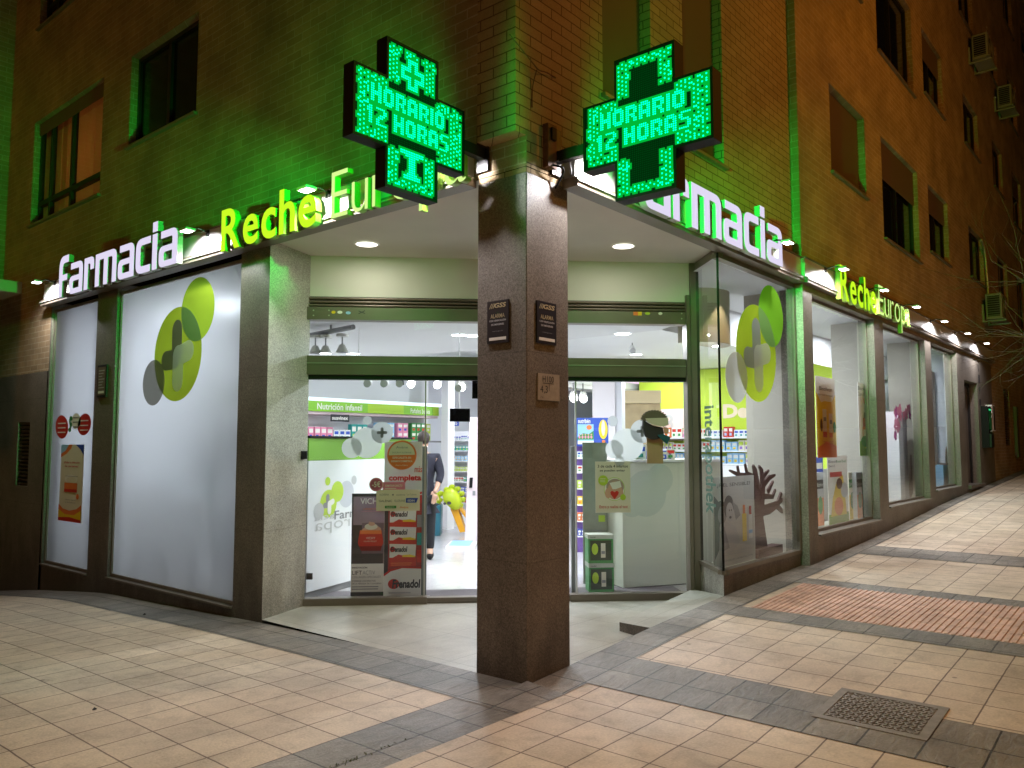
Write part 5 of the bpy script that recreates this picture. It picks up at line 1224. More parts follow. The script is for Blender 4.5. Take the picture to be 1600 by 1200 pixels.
for s_ in (1,-1):
    hp=q_(.17,.915,-.175) if s_>0 else q_(-.235,.90,-.05)
    nodes=[(hp,.032),(hp+Vector((0,0,-.05)),.036)]; e2=[(0,1)]
    for f in range(5):
        o_=U*(-.024+.015*f)*(1 if f<4 else 1.3); L_=[.07,.08,.075,.06,.05][f]; b0=len(nodes)
        nodes+=[(hp+o_+Vector((0,0,-.07 if f<4 else -.04)),.010),(hp+o_*1.2+Vector((0,0,-.07-L_*.6 if f<4 else -.075)),.009),(hp+o_*1.2-Bk*.015+Vector((0,0,-.07-L_ if f<4 else -.10)),.008)]
        e2+=[(1,b0),(b0,b0+1),(b0+1,b0+2)]
    skinned('hand',nodes,e2,SKM,pr,1,PP)
# ------------------------------------------------ children's slide toy
TP=PZ(700,838); F=facing(TP); tl=thing('toy_slide',TP,"children's animal slide with lime head, blue legs and orange chute",'toy slide')
tz=(TP-CAM).length/1251.
def tpt(x,y,b=0): return TP+U*((x-700)*tz)+Z*((838-y)*tz)+Bk*b
TL=mat('toy_lime',(.50,.62,.02),.35); TB=mat('toy_blue',(.03,.16,.22),.35); TO=mat('toy_orange',(.80,.38,.02),.35)
def blob(name,pts,mt,rt,sub=2): return skinned(name,pts,[(i,i+1) for i in range(len(pts)-1)],mt,rt,sub,rt.location)
blob('head',[(tpt(694,778),12*tz),(tpt(703,775,-.05),17*tz),(tpt(712,786,-.08),13*tz),(tpt(714,798,-.1),7*tz)],TL,tl)
for (x,y,r) in ((697,766,7),(705,762,7),(714,765,7),(720,772,7),(722,781,7),(719,790,6),(688,772,7),(687,782,6)):
    blob('mane_lobe',[(tpt(x,y,.0),r*tz),(tpt(x+1,y+2,-.04),r*.8*tz)],TL,tl,1)
m=MB(); m.add([tpt(703+3.2*math.cos(t),786+2.6*math.sin(t),-.235) for t in [math.pi*k/7 for k in range(14)]],[tuple(range(14))],DARKG); m.add([tpt(696+2.2*math.cos(t),787+2.0*math.sin(t),-.20) for t in [math.pi*k/7 for k in range(14)]],[tuple(range(14))],DARKG); m.build('eye',tl)
blob('body',[(tpt(681,770),8*tz),(tpt(680,800,.1),9*tz)],TL,tl)
m=MB(); m.hexa([tpt(676,838,-.1),tpt(689,838,-.1),tpt(689,838,.3),tpt(676,838,.3),tpt(681,786,-.1),tpt(690,790,-.1),tpt(690,790,.3),tpt(681,786,.3)],TB); m.build('leg',tl,bevel=.03)
m=MB(); m.hexa([tpt(668,843,-.15),tpt(675,843,-.15),tpt(675,843,.2),tpt(668,843,.2),tpt(669,800,-.15),tpt(676,800,-.15),tpt(676,800,.2),tpt(669,800,.2)],TL); m.build('leg',tl,bevel=.02)
m=MB()
for (o1,o2,hh) in ((-.0,.30,0),( -.03,.0,5),(.30,.33,5)):
    m.hexa([tpt(718,832-0,o1),tpt(727,831,o1),tpt(727,831,o2),tpt(718,832,o2),tpt(703,796-hh,o1),tpt(711,789-hh,o1),tpt(711,789-hh,o2),tpt(703,796-hh,o2)],TO)
m.hexa([tpt(711,789,-.04),tpt(727,810,-.04),tpt(727,810,.34),tpt(711,789,.34),tpt(712,785,-.04),tpt(728,806,-.04),tpt(728,806,.34),tpt(712,785,.34)],TO)
m.build('chute',tl,bevel=.01)
m=MB()
for x in (690,700): 
    m.add([tpt(x+4*math.cos(t),787+3*math.sin(t),-.33) for t in [math.pi*k/6 for k in range(12)]],[tuple(range(12))],DARKG)
# ------------------------------------------------ scale
SP=PZ(722,858); z_=(SP-CAM).length/1251.; sc=thing('weighing_scale',SP,'tall white pharmacy weighing scale with blue platform mat by the pillar','scale')
def spt(x,y,b=0): return SP+U*((x-722)*z_)+Z*((858-y)*z_)+Bk*b
m=MB(); m.hexa([spt(697,859,-.1),spt(742,860,-.1),spt(745,856,.35),spt(702,856,.35),spt(697,852,-.1),spt(742,853,-.1),spt(745,849,.35),spt(702,849,.35)],WHITEG); m.build('platform',sc,bevel=.015)
m=MB(); m.hexa([spt(702,851.7,-.07),spt(734,852.4,-.07),spt(737,849,.30),spt(706,849,.30),spt(702,851,-.07),spt(734,851.8,-.07),spt(737,848.3,.30),spt(706,848.3,.30)],SKYB); m.build('mat_surface',sc)
m=MB(); m.hexa([spt(724,852,.28),spt(745,852,.28),spt(745,852,.5),spt(724,852,.5),spt(731,655,.28),spt(748,655,.28),spt(748,655,.5),spt(731,655,.5)],mat('scale_pink_white',(.80,.68,.70),.3)); m.build('column',sc,bevel=.015)
m=MB(); m.hexa([spt(731,766,.24),spt(736,766,.24),spt(736,766,.275),spt(731,766,.275),spt(732,750,.24),spt(737,750,.24),spt(737,750,.275),spt(732,750,.275)],BLACK); m.hexa([spt(736.5,778,.26),spt(741,778,.26),spt(741,778,.278),spt(736.5,778,.278),spt(736.5,771,.26),spt(741,771,.26),spt(741,771,.278),spt(736.5,771,.278)],GREY); m.build('display',sc)
# ------------------------------------------------ dental stand
VP=PZ(708,824); FVt=facing(VP,-8); vz=(VP-CAM).length/1251.; vs_=thing('dental_display_stand',VP,'white dental product stand with a dark blue sign reading VITIS','display stand')
def va(x): return (x-708)*vz
def vb(y): return (824-y)*vz
m=MB(); m.fbox(FVt,va(694),va(738),0,vb(676),-.35,-.31,WHITEG); m.fbox(FVt,va(693),va(700),0,vb(676),-.31,.0,WHITEG); m.fbox(FVt,va(700),va(738),0,vb(805),-.30,-.01,WHITEG); m.build('cabinet',vs_)
for y in (690,706,722,738,754,770,786):
    m=MB(); m.fbox(FVt,va(701),va(738),vb(y)-.02,vb(y),-.30,-.01,SH); m.build('shelf_board',vs_)
m=MB(); m.fbox(FVt,va(700),va(716),vb(668),vb(659),-.02,.02,BLUE); m.text(FVt,'VITIS',va(702),vb(666.5),va(714)-va(702),vb(660.5)-vb(666.5),.022,PAPER,bold=.02)
g=text_geo('www.vitis.es',.02); vv=[(-v[1],v[0],0) for v in g[0]]; m.geo(FVt,(vv,g[1]),va(695.5),vb(765),va(699.5)-va(695.5),vb(718)-vb(765),.003,BLUE); m.rect(FVt,va(695),vb(676),va(699.5),vb(672),.003,BLUE); m.rect(FVt,va(695),vb(818),va(699.5),vb(814),.003,BLUE); m.build('sign_panel',vs_)
pals=[[3,12,7],[2,3,7],[0,3,7],[10,5,2],[7,2,9],[4,7,0],[1,11,0]]
for y,pl_ in zip((690,706,722,738,754,770,786),pals): row(FVt,va(701),va(738),vb(y),pl_,['on the top dental shelf','on the second dental shelf','on the third dental shelf','on the green dental shelf','on the fifth dental shelf','on the sixth dental shelf','on the lowest dental shelf'][(690,706,722,738,754,770,786).index(y)],(.035,.06),(.08,.10),gap=.004,c=-.07)
# hanging screens
def screen(px,label,dist):
    c_=CAM+ray((px[0]+px[2])/2,(px[1]+px[3])/2).normalized()*dist; F=facing(c_,12); w_=(px[2]-px[0])*dist/1270./2; h_=(px[3]-px[1])*dist/1270./2
    r=thing('hanging_screen',c_,label,'screen','black screens hanging from the shop ceiling'); m=MB(); m.fbox(F,-w_,w_,-h_,h_,-.04,0,BLACK); m.build('panel',r,bevel=.006)
    m=MB(); m.rect(F,-w_*.93,-h_*.9,w_*.93,h_*.9,.001,GRND); m.build('display',r); m=MB(); m.tube([F.P(0,h_*.5,-.05),F.P(0,h_*.9+.1,-.09),Vector((c_.x,c_.y,CZ2))-F.n*.09],.006,WHITE); m.build('arm',r)
screen((703,638,735,659),'black screen above the blue dental sign',9.5); screen((738,595,760,623),'black screen partly behind the granite pillar near the ceiling',8.5)
# white columns
m=MB(); m.box(6.62,6.80,7.28,7.46,0,3.13,WHITEG); solo(m,'column','white shop column at the right end of the back shelf','column')
cp=PZ(945,848); m=MB(); q0=facing(cp,-18); m.fbox(q0,-.19,.19,0,3.0,-.40,0,mat('column_lit_white',(.78,.72,.74),.6)); m.fbox(q0,.191,.30,0,3.0,-.34,-.04,mat('column_shaded_white',(.66,.66,.70),.6)); solo(m,'column','white square column with pinkish lit and grey shaded sides right of the granite pillar','column')  # white column; its lit and shaded sides are put into two tones
# wood panelling and lime wall
m=MB(); WOOD=mat('wood_panel',(.42,.32,.18),.5,noise=.15,nscale=5); pz=Vector((9.2,4.55,0)); F=facing(pz,0); m.fbox(F,-.85,.35,0,2.40,-.05,0,WOOD); m.fbox(F,-.85,.35,2.41,2.66,-.35,.05,mat('beige_soffit',(.60,.48,.30),.6)); solo(m,'wood_partition','beige wood panelled partition seen over the right counter','partition')
m=MB(); FX=Fr((10.5,0,0),(0,-1,0),(-1,0,0)); m.fbox(FX,-5.4,-1.2,0,3.13,-.05,0,mat('lime_wall',(.52,.68,.05),.6)); m.fbox(FX,-5.3,-4.30,1.7,2.35,.001,.02,mat('pale_pink_panel',(.80,.60,.55),.6)); 
m.text(FX,'3',-4.78,1.9,.20,.34,.022,LGREY,bold=.02)
m.text(FX,'Dermo',-3.50,2.13,1.25,.28,.004,mat('cream_letter',(.85,.70,.52),.5),bold=.05)
solo(m,'lime_wall','lime green shop wall with cream letters De and a grey number three','wall')
ds=thing('shelf_unit',(10.2,3.6,FZ),'white shelves of pink and white skin care products under the lime letters','shelf')
for z in (1.25,1.50,1.76): m=MB(); m.fbox(FX,-4.9,-2.6,z-.025,z-.002,.02,.30,SH); m.build('shelf_board',ds)
m=MB(); m.fbox(FX,-4.9,-2.6,FZ,1.22,.02,.35,WHITEG); m.build('cabinet',ds)
for z,pl_ in ((1.25,[7,12,3,8,11]),(1.50,[12,3,7,8]),(1.76,[9,0,7,12,1])): row(FX,-4.85,-2.65,z,pl_,{1.25:'on the lowest shelf under the lime letters',1.50:'on the middle shelf under the lime letters',1.76:'on the top shelf under the lime letters'}[z],(.07,.11),(.14,.20),c=.15)
# right counter
rc=thing('service_counter',PZ(974,923),'white service counter behind the right glass pane','counter'); c0=PZ(974,923); c1=PZ(1073,916); u=(c1-c0).normalized(); FC=Fr(c0,u,Vector((u.y,-u.x,0)))
CW=mat('counter_cream',(.60,.61,.51),.35)
m=MB(); m.fbox(FC,0,(c1-c0).length+.5,.03,1.41,-.9,0,CW); m.fbox(FC,.02,.8,0,.028,-.86,-.03,INK); m.build('body',rc,bevel=.004)
m=MB(); m.fbox(FC,-.02,(c1-c0).length+.5,1.412,1.44,-.92,.02,WHITEG); m.build('counter_top',rc)
m=MB(); FQ=FC; m.ell(FQ,.30,1.06,.26,.26,.002,mat('pale_sage_print',(.49,.53,.45),.4)); m.ell(FQ,.48,1.22,.17,.17,.003,MATS['pale_sage_print']); m.ell(FQ,.12,.95,.15,.15,.003,MATS['pale_sage_print']); m.build('printed_circles',rc)
# things on the counter
for i,(x,y,w_,h_,ci) in enumerate([(1000,712,.16,.14,8),(1015,712,.13,.17,12),(1045,714,.30,.10,4),(1062,712,.12,.12,7),(992,714,.10,.09,7)]):
    p=CAM+ray(x,718)*((1.44-CAM.z)/ray(x,718).z) if 0 else FC.P(FC.h(x,718)[0],1.44,-.25)
    product(p,w_,.12,h_,ci,math.atan2(u.y,u.x),['left of centre on the right counter top','beside the brown post on the right counter','lying long on the right counter top','at the right end of the right counter','at the left edge of the right counter'][i])
# cardboard figure with curly hair and teal scarf
cf=CAM+ray(1020,672).normalized()*7.2; F=facing(Vector((cf.x,cf.y,0))); k_=7.2/1262.
fg=thing('cardboard_figure',Vector((cf.x,cf.y,1.44)),'cut-out figure with brown curls, cream headband and teal scarf above the right counter','cut-out figure')
def fz(x,y): return ((x-1020)*k_, cf.z+(672-y)*k_)
def thick(pts,mt,c0,c1,name):
    g=outline_geo([[fz(x,y) for x,y in pts]],.5); m=MB(); xs=[fz(x,y)[0] for x,y in pts]; ys=[fz(x,y)[1] for x,y in pts]
    m.geo(F,g,min(xs),min(ys),max(xs)-min(xs),max(ys)-min(ys),c0,mt,depth=c1-c0); m.build(name,fg)
sc_=[]
for t in range(15):
    an=math.pi*(1.02-t/14*1.04); sc_+= [(1023+20.5*math.cos(an),656-15.5*math.sin(an)),(1023+21*math.cos(an-.06),656-15.8*math.sin(an-.06)),(1023+18.3*math.cos(an-.112),656-13*math.sin(an-.112))]
thick(sc_,mat('curl_brown',(.13,.11,.08),.9),-.05,.02,'hair')
thick([(1008,654),(1043,653),(1043,664),(1036,667),(1020,664),(1011,660)],mat('band_cream',(.55,.53,.42),.7),.021,.04,'headband')
thick([(1005,655),(1011,660),(1020,665),(1035,668),(1037,680),(1028,686),(1018,687),(1008,682),(1004,668)],INK,-.03,.019,'body')
thick([(1026,680),(1034,678),(1046,683),(1041,694),(1036,690)],mat('scarf_teal',(.01,.10,.13),.8),.022,.04,'scarf')
thick([(1036,667),(1044,669),(1043,678),(1037,677)],SKIN,.0,.03,'hand')
m=MB(); m.fbox(F,-.05,.09,1.44,fz(0,683)[1],-.05,-.01,WOOD); m.build('post',fg)
# gray panel back, baby food stand, stacked green boxes
sp=PZ(932,915); F=facing(Vector((sp.x,sp.y,0))); kk=(Vector((sp.x,sp.y,1.6))-CAM).length/1252.
m=MB(); m.fbox(F,-20*kk,18*kk,FZ,(915-696)*kk,-.03,0,mat('sage_grey_board',(.27,.29,.24),.6,noise=.1,nscale=8)); m.fbox(F,-19*kk,17*kk,.62,.63,.001,.006,GREY); m.rect(F,4*kk,(915-818)*kk,14*kk,(915-808)*kk,.002,LIME)
solo(m,'carton_stand','grey green back of a display standing behind the white heart poster','display')
bp_=PZ(928,868); F=facing(Vector((bp_.x,bp_.y,0))); kk=(Vector((bp_.x,bp_.y,1.6))-CAM).length/1252.; H_=lambda y:(868-y)*kk; A_=lambda x:(x-926)*kk
bb=thing('baby_food_stand',bp_,'tall blue baby food stand with yellow balloon picture near the white column','display stand')
m=MB(); m.fbox(F,A_(901),A_(950),H_(700),H_(656),-.25,0,BLUE); m.fbox(F,A_(901),A_(950),FZ,H_(700),-.25,-.21,PURP)
m.text(F,'nutribén',A_(903),H_(664.5),(A_(922)-A_(903)),H_(657.5)-H_(664.5),.002,PAPER,bold=.02); m.rect(F,A_(902),H_(697),A_(927),H_(666),.002,SKYB); m.poly(F,[(A_(902),H_(686)),(A_(910),H_(680)),(A_(920),H_(681)),(A_(927),H_(676)),(A_(927),H_(690)),(A_(902),H_(690))],.003,DGREEN); m.ell(F,A_(920),H_(671),.04,.035,.003,ORANGE)
for i in range(5): m.ell(F,A_(905+i*4.6),H_(686),.014,.022,.004,PINK); m.ell(F,A_(905+i*4.6),H_(682),.012,.012,.005,SKIN)
m.rect(F,A_(902),H_(697),A_(927),H_(692),.004,PAPER); m.ell(F,A_(942),H_(674),7*kk,15*kk,.003,YEL); m.ell(F,A_(942),H_(672),3*kk,12*kk,.004,CREAMP); m.rect(F,A_(940),H_(696),A_(945),H_(691),.004,ORANGE)
m.build('cabinet',bb)
for i,y in enumerate((718,740,765,790,815,838)):
    m=MB(); m.fbox(F,A_(901),A_(950),H_(y)-.02,H_(y),-.20,0,SH); m.build('shelf_board',bb)
    row(F,A_(901.5),A_(949),H_(y),[[1,12],[11,7],[5,10],[6,8],[3,4,9],[4,7]][i],'on %s shelf of the blue baby food stand'%['the top','the second','the third','the fourth','the fifth','the lowest'][i],(.05,.07),(.09,.115),gap=.005,c=-.05)
gb=PZ(940,930); FG=Fr(gb,(math.cos(math.atan2(FD.u.y,FD.u.x)),math.sin(math.atan2(FD.u.y,FD.u.x)),0),FD.n); kg=FG.rad(940,880,1)
def gbox(z0,z1,label,dx=0):
    r=thing('gift_box',FG.P(0,z0,-.1),label,'gift box','stacked green gift boxes'); a0,a1=-.135+dx,.135+dx
    m=MB(); m.fbox(FG,a0,a1,z0,z1-.045,-.22,0,DGREEN); m.build('carton',r,bevel=.004); m=MB(); m.fbox(FG,a0-.004,a1+.004,z1-.044,z1,-.225,.004,mat('box_lid',(.45,.47,.40),.5)); m.text(FG,'caudal',a0+.02,z1-.033,.06,.018,.0055,INK); m.build('lid',r)
    m=MB(); m.rect(FG,a0+.02,z0+.03,a1-.02,z1-.06,.001,mat('box_window',(.05,.07,.05),.15)); m.ell(FG,a0+.07,(z0+z1)/2,.035,.06,.002,MATS['toy_lime'] if 0 else LIME); m.rect(FG,(a0+a1)/2,z0+.06,(a0+a1)/2+.05,z1-.09,.003,CREAMP); m.rect(FG,(a0+a1)/2+.005,z0+.10,(a0+a1)/2+.045,z0+.13,.004,GREY); m.build('window_panel',r)
gbox(.03,.335,'green gift box standing on the floor, lower of two'); gbox(.337,.64,'green gift box stacked on top of the other one',-.004)
# ------------------------------------------------ corner display
FK=FRT.off(-.21)
def d_(k):
    k.text('¿PIEL SENSIBLE?',.08,.88,.82,.05,INK,.0); 
    g1=mat('photo_grey',(.10,.10,.10),.6); g2=mat('photo_mid',(.32,.31,.30),.6); g3=mat('photo_light',(.52,.50,.48),.6)
    k.poly([(.0,.80),(.12,.72),(.2,.6),(.12,.45),(.1,.2),(0,.1)],g1); k.ell(.16,.62,.13,.12,g1); k.ell(.18,.58,.10,.10,g2); k.ell(.34,.66,.12,.13,g1); k.ell(.36,.60,.09,.11,g3); k.ell(.35,.62,.012,.012,g1); k.ell(.40,.62,.012,.012,g1); k.ell(.37,.54,.03,.015,g1)
    k.poly([(.15,.48),(.3,.5),(.5,.42),(.6,.25),(.35,.12),(.1,.2)],g3); k.poly([(.12,.4),(.22,.45),(.34,.2),(.2,.18)],g2); k.poly([(.42,.72),(.55,.66),(.62,.55),(.5,.5)],g2)
    k.rect(.66,.24,.77,.56,YEL); k.rect(.68,.56,.74,.66,ORANGE); k.rect(.82,.26,.92,.54,PAPER); k.rect(.84,.54,.90,.64,RED); k.rect(.82,.32,.92,.36,SKYB)
    k.lines(.2,.75,.15,2,.03,LGREY); k.text('SENSIDIET HIDRATACIÓN',.2,.055,.7,.025,GREY)
framed(FK,(1094,745,1178,885),-.01,d_,'skin_poster','pale standing poster with a laughing black and white family photo in the corner window',bg=mat('dull_paper',(.58,.55,.50),.6),th=.02,absolute=(max(FK.h(1094,820)[0],3.235),.365,FK.h(1178,820)[0],FK.h(1135,745)[1]))
FT=FRT.off(-.25); tc=thing('tree_cutout',FT.P(FT.h(1190,800)[0],.37,0),'dark brown cut-out tree with bare antler-like branches in the corner window','cut-out tree')
def T(x,y): return FT.h(x,y)
def limb(seq,ws):
    pts=[T(*p) for p in seq]; L_=[];R2=[]
    for i,p in enumerate(pts):
        d=Vector(pts[min(i+1,len(pts)-1)])-Vector(pts[max(i-1,0)]); d.normalize(); n=Vector((-d.y,d.x))*ws[i]; L_.append(Vector(p)+n); R2.append(Vector(p)-n)
    return [tuple(v) for v in L_]+[tuple(v) for v in reversed(R2)]
TW=mat('cutout_brown',(.085,.03,.028),.6); m=MB()
for i,(seq,ws) in enumerate([([(1188,862),(1184,815),(1182,770),(1178,735),(1175,727)],[.17,.12,.09,.04,.015]),([(1184,800),(1200,795),(1214,787),(1219,770)],[.06,.06,.04,.02]),([(1211,789),(1225,803)],[.035,.02]),([(1214,786),(1223,778)],[.03,.015]),
   ([(1188,790),(1190,760),(1188,735),(1184,728)],[.06,.05,.03,.012]),([(1189,760),(1200,746),(1209,742)],[.035,.03,.012]),([(1198,768),(1206,752)],[.03,.012]),([(1190,745),(1199,735)],[.03,.012]),([(1182,748),(1165,740),(1162,725)],[.03,.025,.012]),([(1170,742),(1150,741),(1138,735)],[.02,.02,.01]),([(1152,741),(1150,728)],[.02,.01]),
   ([(1186,775),(1205,776),(1209,765)],[.035,.025,.015]),([(1190,770),(1180,758)],[.03,.015])]):
    g=outline_geo([limb(seq,ws)],.5); xs=[v[0] for v in g[0]]; ys=[v[1] for v in g[0]]
    m.geo(FT,g,min(xs),min(ys),max(xs)-min(xs),max(ys)-min(ys),i*.0006,TW,depth=.02)
m.build('trunk_and_branches',tc)
m=MB(); a,b=T(1192,860); m.fbox(FT,a-.30,a+.38,.362,b+.04,-.05,.08,TW); m.build('base',tc)
m=MB(); DP=mat('divider_panel',(.46,.43,.37),.6,noise=.03,nscale=3)
for xx,y1,lb in ((5.10,.655,'corner display window'),(8.22,.63,'first window up the slope'),(11.22,.62,'second window up the slope'),(14.0,.33,'narrow window up the slope')):
    m=MB(); m.box(xx,xx+.04,.135,y1,.3,3.45,DP); m.box(xx-.03,xx-.002,-.09 if xx>6 else .02,.19 if xx<6 else .22,.3,3.45,GR); solo(m,'partition','pale side partition with granite edge closing the '+lb,'partition')

m=MB(); n=14; vs=[(4.55-.42*math.cos(math.pi*k/n*.9),1.05-.42*math.sin(math.pi*k/n*.9),z) for z in (2.80,3.44) for k in range(n+1)]
m.add(vs,[(k,k+1,n+2+k,n+1+k) for k in range(n)]+[tuple(range(n+1))],mat('curved_panel',(.50,.44,.33),.7)); solo(m,'curved_column_cover','curved beige column cover lit by a warm spot at the top of the corner display','column cover',smooth=True)
light('SPOT',(4.36,.50,3.42),9,(1,.80,.52),size=.02,target=(4.42,.68,2.6),spot=60,blend=.6)
# ------------------------------------------------ windows up the slope
WP=mat('window_back_panel',(.62,.60,.52),.6,noise=.02,nscale=3)
def backp_(a0,a1,z0,z1,y,mt,label): m=MB(); m.box(a0,a1,y,y+.04,z0,z1,mt); solo(m,'partition',label,'panel')
#backp(7.05,8.75,.3,3.1,.62,WP,'pale back panel of the first window up the slope')
backp_(9.9,11.1,.3,2.6,.75,mat('window_back_warm',(.66,.58,.50),.6),'warm white back panel of the second window up the slope')
backp_(12.9,13.9,.3,3.1,.9,mat('green_panel_matt',(.28,.50,.08),.6),'green back panel of the narrow window up the slope'); 
m=MB(); m.box(13.55,13.80,.40,.44,.3,3.1,mat('window_back_warm',(.66,.58,.50))); solo(m,'partition','warm strip panel before the green panel of the narrow window','panel')
m=MB(); m.box(5.15,13.9,.66,.70,FZ,1.25,WHITE); solo(m,'low_partition','low white partition wall inside the windows up the slope','partition')
m=MB(); m.box(5.15,14.0,.125,.60,.0,.50,CREAM); solo(m,'window_ledge','long low display shelf inside the windows up the slope','shelf')
FW2=FR2.off(-.17)
def d_(k):
    k.text('Bisolvon',.18,.83,.66,.05,INK,.01); k.text('La tos a raya',.12,.76,.74,.03,INK); k.poly([(0,0),(0,.80),(.1,.76),(.25,.68),(.4,.70),(.6,.70),(.8,.70),(.95,.78),(1,.8),(1,0)],YEL); k.rect(0,0,1,.12,ORANGE); k.poly([(0,.12),(.5,.2),(1,.14),(1,.1),(0,.1)],ORANGE)
    k.rect(.30,.25,.50,.60,CREAMP); k.rect(.62,.25,.80,.55,CREAMP); k.rect(.30,.25,.50,.32,RED); k.rect(.62,.25,.80,.31,ORANGE); k.ell(.22,.40,.06,.08,BROWN); k.ell(.90,.38,.08,.07,DGREEN); k.lines(.3,.5,.19,2,.025,RED); k.lines(.6,.8,.19,2,.025,RED); k.rect(.33,.45,.47,.5,GREY); k.rect(.65,.42,.77,.47,GREY)
framed(FW2,(1275,590,1305,715),0,d_,'syrup_poster','yellow cough syrup poster in the first window up the slope')
def d_(k):
    k.text('Bisol',.02,.90,.40,.05,INK,.01); k.text('herbal',.42,.90,.5,.05,DGREEN,.01); k.text('2en1',.02,.82,.35,.05,INK); k.rect(.35,.72,.95,.80,ORANGE); k.rect(0,0,1,.20,mat('leaf_print',(.16,.35,.04),.5)); k.poly([(.35,.1),(1,.15),(1,.7),(.6,.55),(.3,.3)],YEL); k.ell(.76,.58,.16,.10,DGREEN); k.rect(.22,.22,.55,.40,ORANGE); k.rect(.26,.40,.50,.52,RED); k.poly([(.30,.52),(.46,.52),(.42,.60),(.34,.60)],BROWN); k.ell(.42,.20,.32,.08,DGREEN); k.rect(.25,.27,.52,.36,CREAMP)
framed(FW2,(1341,600,1364,712),0,d_,'herbal_poster','green and yellow herbal syrup poster right in the first window up the slope')
FW3=FR2.off(-.30)
def d_(k):
    k.text('Bisol',.04,.90,.4,.04,INK,.01); k.text('herbal',.44,.90,.5,.04,DGREEN,.01); k.text('2en1',.04,.84,.3,.035,INK); k.rect(.1,.70,.7,.77,RED); k.rect(0,0,1,.18,mat('leaf_print',(.16,.35,.04),.5)); k.poly([(.1,.15),(.9,.15),(.75,.72),(.45,.66),(.2,.4)],YEL); k.ell(.5,.28,.22,.13,ORANGE); k.ell(.80,.50,.18,.11,LGREY); k.ell(.55,.6,.15,.08,BROWN)
framed(FW3,(1293,712,1325,820),0,d_,'leaning_poster','leaning green syrup poster low in the first window up the slope',absolute=(FW3.h(1293,760)[0],.51,FW3.h(1324,760)[0],FW3.h(1308,712)[1]))
for i,(x,c,mt,lb) in enumerate([(1281,-.42,LGREY,'grey and yellow display box left in the first window'),(1331,-.40,CREAMP,'cream and yellow display box middle of the first window'),(1343,-.34,LGREY,'greyish display box right of the cream one in the window'),(1356,-.42,CREAMP,'rightmost cream display box in the first window up the slope')]):
    F=FR2.off(c); a,_=F.h(x,760); zt=F.h(x,738)[1]; m=MB(); m.fbox(F,a-.14,a+.14,.51,zt,-.2,0,mt); m.rect(F,a-.13,.53,a+.13,.53+(zt-.5)*.5,.001,YEL if i%2 else ORANGE); m.rect(F,a-.13,zt-.22,a+.13,zt-.10,.0012,INK if i%2==0 else DGREEN); m.ell(F,a,.8,.09,.12,.002,DGREEN); m.text(F,'Bisolvon',a-.11,zt-.19,.22,.05,.0025,PAPER); solo(m,'display_box',lb,'display box')
m=MB(); F=FR2.off(-.5); a,b=F.h(1280,728); m.fbox(F,a-.25,a+.15,b-.1,b+.12,-.1,0,BLUE); m.rect(F,a-.22,b-.04,a+.12,b+.04,.001,PAPER); solo(m,'blue_box','bright blue box at the left edge of the first window up the slope','box')
# pink flower stand
r=thing('flower_stand',FR2.P(FR2.h(1413,760)[0],.55,-.35),'tall white stand with pink blossom top in the second window up the slope','display stand'); F=FR2.off(-.32)
m=MB(); a0=F.h(1405,700)[0]; a1=F.h(1419,700)[0]; zb=F.h(1412,785)[1]; zt=F.h(1412,644)[1]; m.fbox(F,a0,a0+.28,.50,zt,-.3,0,WHITEG); m.fbox(F,a0+.281,a1,.50,zt,-.28,-.01,mat('stand_grey',(.36,.36,.38),.5)); m.build('body',r)
m=MB()
for i in range(26):
    x=random.uniform(1397,1421); y=random.choice([random.uniform(637,650),random.uniform(637,684)]) 
    a,b=F.h(x,y)
    if x>1404 and y>655: a,b=F.h(random.uniform(1397,1404),y)
    for q in range(5):
        an=q*1.257+i; m.ell(F,a+.045*math.cos(an),b+.045*math.sin(an),.04,.03,.004+i*.0006+q*.0001,PINK if i%3 else mat('magenta_print',(.50,.05,.28),.5),10,rot=an)
m.build('blossoms',r)
F=FR2.off(-.40); m=MB(); ps_=[F.h(x,y) for x,y in [(1422,699),(1436,697),(1435,730),(1428,760),(1418,784),(1404,786),(1415,765),(1421,740)]]
g=outline_geo([ps_],.5); xs=[p[0] for p in ps_]; ys=[p[1] for p in ps_]; m.geo(F,g,min(xs),max(.5,min(ys)),max(xs)-min(xs),max(ys)-max(.5,min(ys)),0,mat('taupe_board',(.19,.14,.12),.6),depth=.03); solo(m,'curved_board','dark curved cardboard shape beside the pink blossom stand','display board')
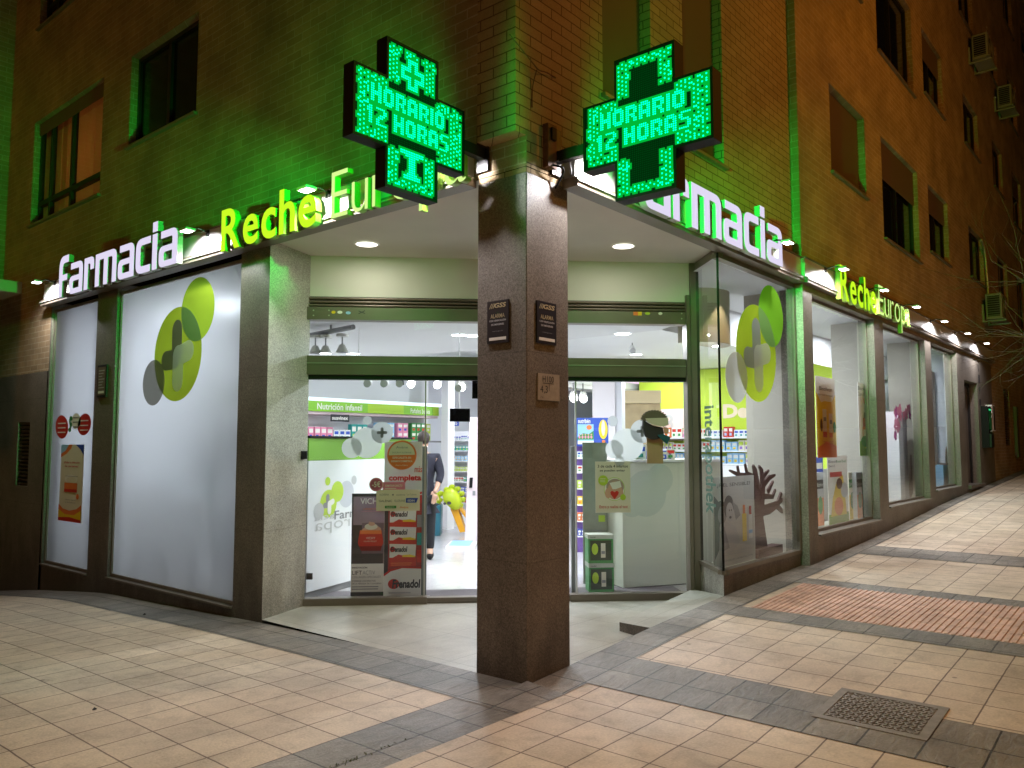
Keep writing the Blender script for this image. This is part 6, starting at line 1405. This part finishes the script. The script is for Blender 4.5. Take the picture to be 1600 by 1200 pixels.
m=MB(); F=FR2.off(-.3); a,b=F.h(1477,735); m.fbox(F,a-.18,a+.28,.78,b+.1,-.2,0,SKYB); m.fbox(F,a+.29,a+.6,.78,b+.14,-.2,-.02,mat('taupe_board',(.19,.14,.12))); m.ell(F,a+.35,b+.25,.16,.22,-.03,SKIN,20); solo(m,'blue_display','blue display with a beige rounded top low in the narrow window','display')
# ------------------------------------------------ behind the frosted windows
m=MB(); m.box(.55,1.15,4.75,6.05,.95,.99,WHITE)
for y in (4.77,6.0): m.box(.58,1.1,y,y+.04,FZ,.95,GREY)
m.box(.58,.62,4.8,6.0,.30,.95,WHITE); solo(m,'desk','white desk blurred behind the wide frosted window','desk')
m=MB(); m.tube([(.62,4.92,.99),(.62,4.92,1.06),(.62,4.92,1.35)],[.12,.12,.10],mat('teal_lamp',(.02,.32,.30),.5),16); solo(m,'teal_canister','teal canister blurred behind the wide frosted window','canister',smooth=True)
m=MB(); m.tube([(.58,5.85,.99),(.58,5.85,1.15)],.10,GREY,12); solo(m,'grey_canister','grey object blurred at the left of the desk behind frosted glass','canister')
m=MB(); m.box(.40,.43,3.80,4.52,2.0,2.2,mat('sage_screen',(.62,.72,.55),.6)); m.box(.38,.42,4.52,4.55,FZ,2.2,LGREY); solo(m,'room_divider','thin grey post and pale green board blurred behind the wide frosted window','divider')
m=MB(); m.tube([(.36,3.98,.50),(.36,3.97,.62),(.36,3.95,.80),(.36,3.94,.95)],[.03,.11,.11,.03],DARKG,14); solo(m,'dark_bag','dark oval bag blurred at the lower right of the frosted window','bag',smooth=True)
m=MB(); m.box(.9,.94,6.5,8.4,FZ,1.05,mat('pale_cabinet',(.60,.62,.55),.6)); m.box(.5,.9,7.9,8.2,FZ,.7,BROWN); solo(m,'cabinet','low pale cabinet blurred behind the narrow frosted window','cabinet')
m=MB(); ip=[(.30,3.66),(.74,3.68),(3.19,7.14),(3.19,8.5),(3.13,8.5),(3.13,7.17),(.70,3.74),(.30,3.70)]
m.add([(x,y,z) for z in (FZ,3.438) for x,y in ip],[(k,(k+1)%8,8+(k+1)%8,8+k) for k in range(8)],WHITE); solo(m,'inner_wall','white inner wall closing the room behind the frosted windows','wall')
